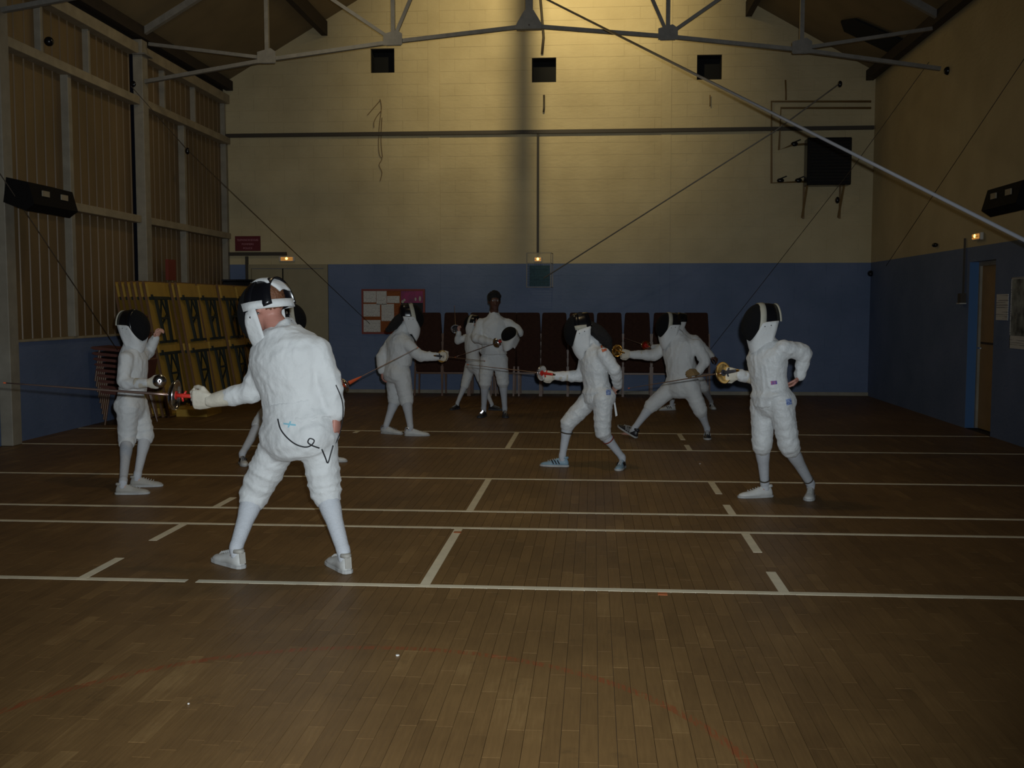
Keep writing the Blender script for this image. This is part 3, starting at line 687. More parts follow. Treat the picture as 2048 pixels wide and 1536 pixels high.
wire([at(1858, 124, YT), at(1702, 340, 16.2), at(1420, 700, 17.9)], .0042, 'cable', 'guy_rope', 'thin rope from the right truss end down across the blue wall')
wire([atx(2060, 100, XR-.3), atx(1772, 532, XR-.05)], .0042, 'cable', 'guy_rope', 'thin rope slanting down the right wall to the back corner')
for (px, py, Y) in ((1680, 168, 16.8), (1675, 400, 16.6), (375, 302, 15.4)):
    b = B(); ball(b, at(px, py, Y), (.035, .035, .05)); solo('rope_tensioner', b, 'black', {1680: 'dark pulley at the upper end of the thin grey bar', 1675: 'small dark tensioner on the rope below the black fan heater', 375: 'small dark knot on the rope by the left glazing'}[px], 'fitting', smooth=True)

# ---- folding tables leaning on the left wall
TW, TL, TT = .72, 1.87, .03
b = B(); rbox(b, (-TT, 0, 0), (0, TW, TL), .004)
def folded_table(src, label, full=True):
    """local: thickness along x (underside faces +x), width along y, length along z"""
    t = empty('folding_table', (0, 0, 0), label, 'table', 'folding tables leaning on the left wall')
    if src is None:
        b = B(); box(b, (-TT+.004, .004, .004), (0, TW-.004, TL-.004)); put('table_top', b, 'plywood', t, world=False)
        b = B()
        for (y0, z0, y1, z1) in ((0, 0, .012, TL), (TW-.012, 0, TW, TL), (.012, 0, TW-.012, .012), (.012, TL-.012, TW-.012, TL)): box(b, (-TT, y0, z0), (.002, y1, z1))
        put('edge_strip', b, 'plyedge', t, world=False)
        b = B()
        box(b, (0, .02, TL-.22), (.03, TW-.02, TL-.04)); put('end_rail', b, 'plywood', t, world=False)
        b = B(); box(b, (0, .02, TL/2-.05), (.03, TW-.02, TL/2+.05)); put('middle_rail', b, 'plywood', t, world=False)
        b = B(); box(b, (0, .02, .04), (.03, TW-.02, .12)); put('end_rail', b, 'plywood', t, world=False)
        for k in (0, 1):
            z1 = TL-.24 if k else TL/2-.07; z0 = TL/2+.07 if k else .14
            b = B(); yq = TW/2
            bar(b, (.035, .1, z1), (.035, TW-.1, z1), .04); bar(b, (.035, .19, z1), (.035, .25, z0+.02), .035); bar(b, (.035, TW-.19, z1), (.035, TW-.25, z0+.02), .035)
            bar(b, (.035, .09, z0+.02), (.035, .34, z0+.02), .035); bar(b, (.035, TW-.34, z0+.02), (.035, TW-.09, z0+.02), .035)
            bar(b, (.035, .21, z1-.28), (.035, TW-.21, z1-.28), .03); bar(b, (.04, yq, z1-.02), (.04, .23, z1-.28), .018); bar(b, (.04, yq, z1-.02), (.04, TW-.23, z1-.28), .018); bar(b, (.04, .23, z0+.25), (.04, TW-.23, z0+.42), .018)
            box(b, (.0, .06, z1-.02), (.04, .12, z1+.05)); put('folding_legs', b, 'leg_dark', t, world=False)
    else:
        for ch in src.children: c_ = ch.copy(); C.objects.link(c_); c_.parent = t
    return t
y1 = 13.76
xb0 = at(340, 842, y1).x
tilt = math.atan2(xb0-at(288, 564, y1).x, 1.83)
src = None
ordn = ('front', 'second', 'third', 'fourth', 'fifth', 'sixth', 'seventh')
def stack(y, xbase, n, where, dx=.082):
    global src
    for k in range(n):
        t = folded_table(src, ('yellow folding table, %s from the front in the %s of leaning tables' % (ordn[k], where)) if k else 'front yellow folding table of the %s, dark folded legs showing' % where)
        if src is None: src = t
        x = xbase-k*dx; t.location = (x, y, .03*math.sin(tilt)+.002); t.rotation_euler = (0, -tilt, 0); WORLD[t] = t.location.copy()
stack(y1, xb0, 6, 'nearest pile')
stack(y1+.77, xb0+.13, 5, 'second pile')
stack(y1+1.53, xb0+.13, 4, 'third pile')
stack(y1+2.28, xb0+.18, 4, 'fourth pile')
stack(y1+3.03, xb0+.18, 4, 'fifth pile')
p = gnd(350, 828)
b = B(); box(b, (xb0+.03, y1+.15, .002), (xb0+.46, y1+.72, .10)); solo('wooden_block', b, 'plywood', 'flat yellow wooden block on the floor at the foot of the leaning tables', 'block')
# black cabinet by the corner
c0, c1 = at(448, 790, 17.5), at(500, 562, 17.5); c0.x = XL+.06
t = empty('black_cabinet', ((c0.x+c1.x)/2, 17.7, 0), 'tall black cabinet in the left back corner behind the tables', 'cabinet')
b = B(); rbox(b, (c0.x, 17.58, 0.002), (c1.x, 17.98, c1.z), .02); put('body', b, 'black', t)
b = B(); box(b, (c0.x-.0, 17.56, c1.z), (c1.x+.02, 17.99, c1.z+.03)); put('top', b, 'black', t)
# red extinguisher-like box on glazing
p, q = atx(340, 560, XL+.14), atx(354, 520, XL+.14)
b = B(); box(b, (XL+.075, p.y, p.z), (XL+.12, q.y, q.z)); solo('red_notice', b, 'red_frame', 'small dark red notice on the left glazing above the tables', 'sign')

# ---- stacking chairs
def make_chair(label, group, wide=False):
    t = empty('stacking_chair', (0, 0, 0), label, 'chair', group)
    b = B(); prism(b, [(-.21, -.03, .42), (.21, -.03, .42), (.225, .0, .42), (.20, .0, .83), (.185, .0, .85), (-.185, .0, .85), (-.20, .0, .83), (-.225, .0, .42)][2:], (0, .035, 0))
    bmesh.ops.bevel(b, geom=[e for e in b.edges], offset=.008, segments=2, affect='EDGES'); put('backrest', b, 'chair_vinyl', t, world=False)
    b = B(); rbox(b, (-.21, -.43, .40), (.21, .0, .445), .015); put('seat', b, 'chair_vinyl', t, world=False)
    for sx_ in (-1, 1):
        b = B(); bar(b, (sx_*.235, -.42, 0), (sx_*.225, -.40, .45), .028); put('leg', b, 'chair_wood', t, world=False)
        b = B(); bar(b, (sx_*.235, .04, 0), (sx_*.222, .03, .50), .028, .02); put('leg', b, 'chair_wood', t, world=False)
    b = B(); bar(b, (-.23, -.41, .385), (.23, -.41, .385), .02, .03); bar(b, (-.23, .03, .385), (.23, .03, .385), .02, .03); put('seat_frame', b, 'chair_wood', t, world=False)
    return t
def dup(src_, loc, rz, label):
    t = src_.copy(); C.objects.link(t); t.location = loc; t.rotation_euler = (0, 0, rz); t['label'] = label; WORLD[t] = V(loc)
    for ch in src_.children: c_ = ch.copy(); C.objects.link(c_); c_.parent = t
    return t
tiers = ('bottom', 'second from bottom', 'middle', 'second from top', 'topmost')
cx = [(857, 'stack beside the ponytailed fencer\'s arm'), (912, 'stack left of the unmasked man'), (964, 'stack hidden behind the unmasked man'), (1010, 'stack behind the mask under the man\'s arm'), (1055, 'stack just right of the unmasked man'), (1108, 'second stack right of the unmasked man'), (1163, 'stack behind the crouching woman\'s head'), (1218, 'stack just right of the crouching woman'), (1274, 'stack behind the lunging fencer\'s arm'), (1332, 'stack behind the lunging fencer\'s mask'), (1391, 'rightmost stack against the blue wall')]
ch0 = None
for px, lab in cx:
    x = at(px, 720, 17.5).x
    for k in range(5):
        L_ = 'brown chair, %s in the %s' % (tiers[k], lab)
        loc = (x, 17.52+k*.022, .003+k*.137)
        if ch0 is None: ch0 = make_chair(L_, 'stacked chairs along the back wall'); ch0.location = loc; ch0.rotation_euler = (0, 0, PI)
        else: dup(ch0, loc, PI, L_)
# side stack of shell chairs by the left wall
def shell_chair(label):
    t = empty('shell_chair', (0, 0, 0), label, 'chair', 'stacked chairs by the left wall')
    b = B()
    prof = [(-.02, .40), (-.42, .44), (-.45, .42), (-.40, .40), (-.05, .37), (.04, .42), (.12, .82), (.10, .84), (.08, .82)]
    prism(b, [(-.23, y, z) for y, z in prof], (.46, 0, 0)); put('shell', b, 'chair_plastic', t, world=False)
    for sx_ in (-1, 1):
        b = B(); tube(b, [(sx_*.22, -.40, 0), (sx_*.20, -.34, .40)], .013, 8); put('leg', b, 'chair_wood', t, world=False)
        b = B(); tube(b, [(sx_*.22, .10, 0), (sx_*.20, .0, .40)], .013, 8); put('leg', b, 'chair_wood', t, world=False)
    return t
g = gnd(222, 872); sc0 = None
for k in range(9):
    L_ = 'red-brown shell chair number %d from the floor in the stack behind the masked youth' % (k+1)
    L_ = 'red-brown shell chair, %s in the stack behind the masked youth' % ('lowest', 'second lowest', 'third lowest', 'fourth lowest', 'middle', 'fourth highest', 'third highest', 'second highest', 'topmost')[k]
    loc = (-5.80-k*.014, 13.08, .002+k*.070); rz = -PI/2
    if sc0 is None: sc0 = shell_chair(L_); sc0.location = loc; sc0.rotation_euler = (0, 0, rz)
    else: dup(sc0, loc, rz, L_)
# scraps on the floor
for (px, py, lab) in ((795, 1312, 'small white paper scrap on the near floor'), (1400, 928, 'pale crumb of paper on the floor left of the right-hand fencer'), (377, 1409, 'tiny white fleck on the floor at the lower left')):
    g = gnd(px, py); b = B(); r_ = .008 if px != 377 else .004
    prism(b, [(g.x+r_*math.cos(a)*(1+.3*math.sin(3*a)), g.y+r_*math.sin(a), .0015) for a in [k*PI/3 for k in range(6)]], (0, 0, .004)); solo('paper_scrap', b, 'dust', lab, 'paper')
# ------------------------------------------------------------------ people
def remeshed(bm, voxel, smooth=2, disp=None):
    """fuse overlapping closed shells into one continuous surface"""
    me = bpy.data.meshes.new('t'); bmesh.ops.recalc_face_normals(bm, faces=bm.faces); bm.to_mesh(me); bm.free()
    o = bpy.data.objects.new('t', me); C.objects.link(o)
    md = o.modifiers.new('r', 'REMESH'); md.mode = 'VOXEL'; md.voxel_size = voxel; md.use_smooth_shade = True
    if smooth: s = o.modifiers.new('s', 'SMOOTH'); s.iterations = smooth; s.factor = .5
    r = bpy.data.meshes.new_from_object(o.evaluated_get(bpy.context.evaluated_depsgraph_get()))
    bpy.data.objects.remove(o); bpy.data.meshes.remove(me)
    out = bmesh.new(); out.from_mesh(r); bpy.data.meshes.remove(r)
    if disp:
        amp, sc, st = disp; out.normal_update()
        for v in out.verts:
            p = v.co; q = V((p.x*st[0], p.y*st[1], p.z*st[2]))*sc
            w_ = V((noise.noise(q*.5), noise.noise(q*.5+V((7, 3, 1))), noise.noise(q*.5+V((2, 9, 4)))))*.9
            c_ = max(0, 1-2.6*abs(noise.noise(q+w_)))**1.6; c2_ = max(0, 1-2.6*abs(noise.noise(q*1.9+w_*1.5)))**1.6
            v.co = p+v.normal*(amp*(.9*c_+.45*c2_+.35*noise.noise(q*.6)-.3))
    return out
def merge(dst, src):
    me = bpy.data.meshes.new('t'); src.to_mesh(me); src.free(); dst.from_mesh(me); bpy.data.meshes.remove(me)
def lerp(a, b, t): return a*(1-t)+b*t
def folds(base, n, amp, start=0.0, ph=0):  # ringed folds along a limb
    return lambda t: base(t)+(amp*max(0, math.sin(t*n*2*PI+ph)) if t > start else 0)
def limb(bm, pts, prof, n=14, steps=18, flat=1, side=None):
    """smooth bent limb along pts with radius prof(t)"""
    P, T = [], []; L = [0]
    for a, b_ in zip(pts[:-1], pts[1:]): L.append(L[-1]+(b_-a).length)
    for k in range(steps+1):
        s = L[-1]*k/steps; i = 0
        while i < len(L)-2 and L[i+1] < s: i += 1
        t = (s-L[i])/(L[i+1]-L[i]); p = lerp(pts[i], pts[i+1], t)
        # soften the bend
        for j in range(1, len(pts)-1):
            dd = abs(s-L[j])/(.22*min(L[j]-L[j-1], L[j+1]-L[j]))
            if dd < 1:
                d1 = (pts[j]-pts[j-1]).normalized(); d2 = (pts[j+1]-pts[j]).normalized(); r_ = .22*min(L[j]-L[j-1], L[j+1]-L[j])
                p = p+(d2-d1)*r_*.25*(1-dd)**2
        P.append(p); T.append(prof(k/steps))
    tube(bm, P, T, n, flat=flat, side=side, round_ends=True)
def hand(bm, wr, d, palm, S=1.0, curl=.9, right=True, puff=1.0, spread=.0):
    """palm with five separate fingers: d points along the hand, palm is the palm's normal"""
    d = d.normalized(); palm = (palm-d*palm.dot(d)).normalized(); s = d.cross(palm)*(1 if right else -1)   # s points to the thumb side
    u = .082*S; t = B()
    rings = []
    for k, (x, w_, h_) in enumerate(((-.35, .30, .24), (0, .34, .24), (.35, .44, .22), (.8, .50, .20), (1.12, .49, .17), (1.2, .40, .12))):
        rings.append(ring(wr+d*(u*x), s, palm, 12, u*w_*puff, u*h_*puff))
    loft(t, rings)
    fw = (.36, .12, -.12, -.34); fl_ = (.86, .98, .92, .72)
    for i in range(4):
        base = wr+d*(u*1.02)+s*(u*fw[i]*(1+spread*.3)); ang = 0; p = base; pts = [base-d*u*.3, base]; dd = d
        for j, seg in enumerate((.46, .32, .26)):
            ang += curl*(.75, 1.0, .7)[j]*(1+.08*i); ddir = d*math.cos(ang)+palm*math.sin(ang)+s*(spread*(.15-.1*i)); p = p+ddir*(u*seg*fl_[i]); pts.append(p)
        tube(t, pts, [u*.105*puff, u*.112*puff, u*.104*puff, u*.095*puff, u*.08*puff], 8, round_ends=True)
    tb = wr+d*(u*.28)+s*(u*.30)+palm*(u*.06); t1 = tb+(d*.7+s*.75+palm*.35).normalized()*u*.52; t2 = t1+(d*.95+s*(.25-.3*min(curl, 1))+palm*.55*min(curl+.2, 1)).normalized()*u*.42; t3 = t2+(d*.9-s*.35*min(curl, 1)+palm*.6*min(curl, 1)).normalized()*u*.30
    tube(t, [tb-s*u*.15, tb, t1, t2, t3], [u*.15*puff, u*.17*puff, u*.125*puff, u*.115*puff, u*.09*puff], 8, round_ends=True)
    r = remeshed(t, .0045*S, 1); merge(bm, r)
    return wr+d*(u*1.0)+palm*(u*.38), s
def head_mesh(c, f, u, S, neck_to):
    l = u.cross(f); t = B(); m = basis(c, f, l, u)
    ball(t, c+u*.018*S-f*.008*S, (.096*S, .076*S, .100*S), m.to_3x3().to_4x4(), 20)
    loft(t, [ring(c+u*(z*S)+f*(x*S), f, l, 14, a*S, b_*S) for z, x, a, b_ in ((.04, .012, .078, .070), (-.02, .020, .074, .067), (-.06, .026, .064, .058), (-.095, .034, .048, .042), (-.112, .042, .030, .026))])
    tube(t, [c+u*.022*S+f*.082*S, c-u*.005*S+f*.096*S, c-u*.022*S+f*.106*S, c-u*.034*S+f*.094*S], [.010*S, .012*S, .017*S, .012*S], 8, round_ends=True)  # nose
    tube(t, [c+u*.035*S+f*.074*S+l*.045*S, c+u*.040*S+f*.084*S+l*.02*S, c+u*.040*S+f*.084*S-l*.02*S, c+u*.035*S+f*.074*S-l*.045*S], .010*S, 8, round_ends=True)  # brow
    tube(t, [c-u*.056*S+f*.075*S+l*.022*S, c-u*.055*S+f*.088*S, c-u*.056*S+f*.075*S-l*.022*S], .009*S, 8, round_ends=True)
    ball(t, c-u*.09*S+f*.07*S, .018*S, seg=8)
    for s_ in (1, -1): ball(t, c-u*.005*S-f*.008*S+l*(s_*.078*S), (.020*S, .010*S, .032*S), m.to_3x3().to_4x4(), 8)
    limb(t, [c-u*.05*S-f*.01*S, neck_to], lambda q: (.054+.012*q)*S)
    return t
def decal(obj_bvh, corners, m, name, parent, n=4, off=.005, thick=.0012):
    """a flat print or sewn patch laid on the surface the photograph shows it on"""
    (x0, y0), (x1, y1), (x2, y2), (x3, y3) = corners; b = B(); g = []
    for j in range(n+1):
        row_ = []
        for i in range(n+1):
            u, v = i/n, j/n
            px = (1-v)*((1-u)*x0+u*x1)+v*((1-u)*x3+u*x2); py = (1-v)*((1-u)*y0+u*y1)+v*((1-u)*y3+u*y2)
            h = obj_bvh.ray_cast(O, ray(px, py).normalized()); row_.append(h[0]+h[1]*off if h[0] else None)
        g.append(row_)
    vs = [[b.verts.new(p) if p else None for p in r] for r in g]
    for j in range(n):
        for i in range(n):
            q = (vs[j][i], vs[j][i+1], vs[j+1][i+1], vs[j+1][i])
            if all(q): b.faces.new(q)
    if not b.faces: b.free(); return None
    for v in list(b.verts):
        if not v.link_faces: b.verts.remove(v)
    o = put(name, b, m, parent); s = o.modifiers.new('s', 'SOLIDIFY'); s.thickness = .002; s.offset = 0; return o
def cord(bvh, pix, r, m, name, parent, fallback=None):
    pts = []
    for (px, py) in pix:
        h = bvh.ray_cast(O, ray(px, py).normalized())
        if h[0]: pts.append(h[0]+h[1]*(r+.002))
        elif fallback: pts.append(at(px, py, fallback))
    b = B(); tube(b, pts, r, 6, smoothn=4); return put(name, b, m, parent, smooth=True)
def shoe(parent, heel, toe, S, upper, sole, laces='sole', stripes=None, pitch=0, L=None, accent=None):
    """heel and toe are ground points under the foot"""
    d = (toe-heel); L = L or .285*S; d = V((d.x, d.y, 0)).normalized(); z = V((0, 0, 1))
    d = (d*math.cos(pitch)+z*math.sin(pitch)).normalized(); s = d.cross(V((0, 0, 1))).normalized(); u = s.cross(d).normalized()
    o = heel+V((0, 0, .001)); k = L/.285
    def ptt(x, y, z_): return o+d*(x*k)+s*(y*k)+u*(z_*k)
    prof = [(-.006, .014, .05), (.01, .030, .085), (.05, .036, .095), (.09, .036, .092), (.125, .036, .080), (.165, .041, .062), (.205, .045, .052), (.245, .042, .045), (.270, .030, .036), (.283, .014, .028)]
    b = B(); rings = []
    for x, w_, h_ in prof:
        r = []
        for i in range(16):
            a = 2*PI*i/16; ca, sa = math.cos(a), math.sin(a)
            yy = w_*(abs(ca)**.75)*(1 if ca > 0 else -1); zz = .016+(h_-.016)*(max(0, sa)**.8) if sa > 0 else .016
            if sa > 0: yy *= 1-.35*sa
            r.append(ptt(x, yy, zz))
        rings.append(r)
    loft(b, rings); up = put('shoe', b, upper, parent, smooth=True)
    b = B(); out = []
    for x, w_ in ((-.012, .016), (.004, .031), (.05, .039), (.10, .036), (.16, .041), (.205, .048), (.25, .044), (.278, .030), (.292, .012)): out.append((x, w_))
    pts = [ptt(x, w_, 0) for x, w_ in out]+[ptt(x, -w_, 0) for x, w_ in out[::-1]]
    prism(b, pts, u*(.020*k)); bmesh.ops.bevel(b, geom=[e for e in b.edges], offset=.003, segments=1, affect='EDGES'); put('sole', b, sole, up)
    b = B()
    for q in range(5):
        x = .115+.022*q; h_ = .083-.0055*q*1.1; ww = .017
        tube(b, [ptt(x, -ww, h_-.006), ptt(x+.004, 0, h_+.004), ptt(x, ww, h_-.006)], .0035*k, 6)
    put('laces', b, laces, up)
    b = B(); rings = [ring(ptt(.035, 0, zc), d, s, 14, ra*k, rb*k) for zc, ra, rb in ((.085, .043, .030), (.100, .041, .030), (.106, .036, .025))]; loft(b, rings); put('ankle_padding', b, accent or upper, up, smooth=True)
    if stripes:
        b = B()
        for sd in (-1, 1):
            for q in range(3):
                x = .075+.030*q; prism(b, [ptt(x, sd*.034, .03), ptt(x+.012, sd*.035, .03), ptt(x+.036, sd*.026, .068), ptt(x+.024, sd*.026, .070)], s*(sd*.005))
        put('stripes', b, stripes, up)
    if accent and not stripes:
        b = B(); prism(b, [ptt(-.008, -.018, .03), ptt(-.008, .018, .03), ptt(-.001, .018, .09), ptt(-.001, -.018, .09)], d*(-.004)); put('heel_tab', b, accent, up)
    return up
def mask(parent, c, f, u, S, trim=None, side='black', back=None, strap=None, bib='jacket', top=None, bib_drop=1.0, bib_out=0.0, ba=2.15, bsc=1.0):
    f = f.normalized(); u = (u-f*u.dot(f)).normalized(); l = u.cross(f)
    def q(x, y, z): return c+f*(x*S)+l*(y*S)+u*(z*S)
    n = 40; F0, H, W = .045, .142, .112
    def rp(a, r, x): # ring point at angle a, radius factor r
        sa = math.sin(a); w_ = W*(1+.08*sa) if sa < 0 else W; zc = -.012
        return q(x-.030*sa*r, w_*r*math.cos(a), zc+H*r*sa)
    b = B(); rings = []
    for j in range(11):
        r = math.cos(j/10*PI/2*.995); x = F0+.105*math.sin(j/10*PI/2)
        rings.append([rp(2*PI*i/n, r, x) for i in range(n)])
    loft(b, rings, cap=False); mk = put('mask', b, 'mesh', parent, smooth=True)
    mk.modifiers.new('s', 'SOLIDIFY').thickness = .002
    b = B(); loft(b, [[rp(2*PI*i/n, r, F0+x) for i in range(n)] for r, x in ((1.0, .006), (1.045, .002), (1.05, -.02), (1.045, -.040), (1.0, -.042), (.99, -.02), (1.0, .006))], cap=False)
    put('mask_trim', b, trim or 'black', mk, smooth=True)
    # padded sides and top, open at the back
    b = B(); A0, A1 = -.06, PI+.06; m_ = 26; rows = []
    for x, r in ((.02, 1.02), (-.03, 1.01), (-.08, .97), (-.125, .90)):
        rows.append([b.verts.new(rp(A0+(A1-A0)*i/m_, r, F0+x-.03+.02*math.sin(A0+(A1-A0)*i/m_))) for i in range(m_+1)])
    for r0, r1 in zip(rows[:-1], rows[1:]):
        for i in range(m_): b.faces.new((r0[i], r0[i+1], r1[i+1], r1[i]))
    o = put('side_padding', b, side, mk, smooth=True); s_ = o.modifiers.new('s', 'SOLIDIFY'); s_.thickness = .008
    if back:
        b = B(); rows = []
        for x, r in ((-.128, .93), (-.142, .92), (-.142, .86), (-.128, .86)):
            rows.append([b.verts.new(rp(A0+(A1-A0)*i/m_, r, F0+x-.03+.02*math.sin(A0+(A1-A0)*i/m_))) for i in range(m_+1)])
        for k in range(4):
            r0, r1 = rows[k], rows[(k+1) % 4]
            for i in range(m_): b.faces.new((r0[i], r0[i+1], r1[i+1], r1[i]))
        put('rear_edging', b, back, mk, smooth=True)
    if top:   # tongue from the crown down the back of the head
        b = B(); rows = []
        for k in range(9):
            a = PI*.46+k*.17; rr = .135
            cx_, cz = -.01+math.cos(a)*.138, .0+math.sin(a)*.142
            w_ = .040+.006*k if k < 6 else .072-.010*(k-5)
            rows.append([b.verts.new(q(cx_, y*w_, cz-.012*abs(y)**2)) for y in (-1, -.5, 0, .5, 1)])
        for r0, r1 in zip(rows[:-1], rows[1:]):
            for i in range(4): b.faces.new((r0[i], r0[i+1], r1[i+1], r1[i]))
        o = put('tongue', b, top, mk, smooth=True); o.modifiers.new('s', 'SOLIDIFY').thickness = .010
    if strap:
        b = B(); pts = []
        for k in range(17):
            a = PI/2+PI*k/16; pts.append((math.cos(a)*.134-.010, math.sin(a)*.118, .004-.030*math.sin(PI*k/16)))
        rows = [[b.verts.new(q(x, y, z+dz)) for dz in (-.020, .020)] for x, y, z in [(.045, .124, .012)]+pts+[(.045, -.124, .012)]]
        for r0, r1 in zip(rows[:-1], rows[1:]): b.faces.new((r0[0], r0[1], r1[1], r1[0]))
        o = put('strap', b, strap, mk, smooth=True); o.modifiers.new('s', 'SOLIDIFY').thickness = .004
    # bib
    b = B(); m2 = 26; rows = []
    for j in range(7):
        t = j/6; r_ = []
        for i in range(m2+1):
            ph = -ba+2*ba*i/m2; cp = math.cos(ph)
            tp = V((.030+.080*max(cp, 0)-.23*max(-cp, 0), .120*math.sin(ph)**1 if abs(ph) < PI/2 else .120*math.copysign(1, ph)*(1-.10*max(-cp, 0)), -.012-.140*max(cp, 0)**1.2))
            cq = math.cos(ph*.72); bt = V((-.020+(.088+bib_out)*cq, (.086+bib_out*.5)*math.sin(ph*.72), (-.215-.085*max(cp, 0))*bib_drop))
            v = lerp(tp, bt, t); v.x += .012*math.sin(t*PI)*cp
            r_.append(b.verts.new(q(*v)))
        rows.append(r_)
    for r0, r1 in zip(rows[:-1], rows[1:]):
        for i in range(m2): b.faces.new((r0[i], r0[i+1], r1[i+1], r1[i]))
    bi = put('bib', b, bib, mk, smooth=True); bi.modifiers.new('s', 'SOLIDIFY').thickness = .006
    b = B()
    for sd in (-1, 1):
        for (x, z) in ((.02, -.045), (-.03, -.042)): ball(b, q(x, sd*.118, z), .006*S, seg=8)
    put('studs', b, 'steel', mk)
    return mk, bi
def epee(guard, d, label, S=1, L=.88, metal='steel', grip='red_plastic', bend=0, gs=1.1, br=1.0, tipcol='orange_plastic'):
    """sword whose bell guard sits at `guard`, blade pointing along d"""
    d = d.normalized(); t = empty('epee', guard, label, 'sword', 'fencing swords')
    s = d.cross(V((0, 0, 1))).normalized(); u = s.cross(d)
    b = B(); P = [guard+d*(L*k/8)+V((0, 0, -bend*(k/8)**2)) for k in range(9)]
    tube(b, P, [(.0055-.0035*k/8)*br for k in range(9)], 6); put('blade', b, 'blade', t, smooth=True)
    b = B(); tube(b, [P[-1], P[-1]+(P[-1]-P[-2]).normalized()*.015], .004, 8); put('point', b, tipcol, t)
    b = B(); rings = []
    for j in range(8):
        a = j/7*PI/2*.98; rings.append(ring(guard+d*(.034*gs*math.sin(a))-d*.02, s, u, 24, .066*gs*math.cos(a), .066*gs*math.cos(a)))
    loft(b, rings, cap=False); o = put('bell_guard', b, metal, t, smooth=True); o.modifiers.new('s', 'SOLIDIFY').thickness = .002
    b = B(); tube(b, [guard-d*.014, guard-d*.019], .026, 16); put('guard_pad', b, grip, t)
    b = B(); tube(b, [guard-d*.015, guard-d*.06, guard-d*.12, guard-d*.15], [.011, .014, .012, .010], 8); tube(b, [guard-d*.05, guard-d*.06-u*.035], [.009, .006], 6); tube(b, [guard-d*.06, guard-d*.075+u*.03], [.009, .006], 6); put('grip', b, grip, t, smooth=True)
    b = B(); tube(b, [guard-d*.15, guard-d*.172], [.010, .008], 8); put('pommel', b, metal, t)
    return t

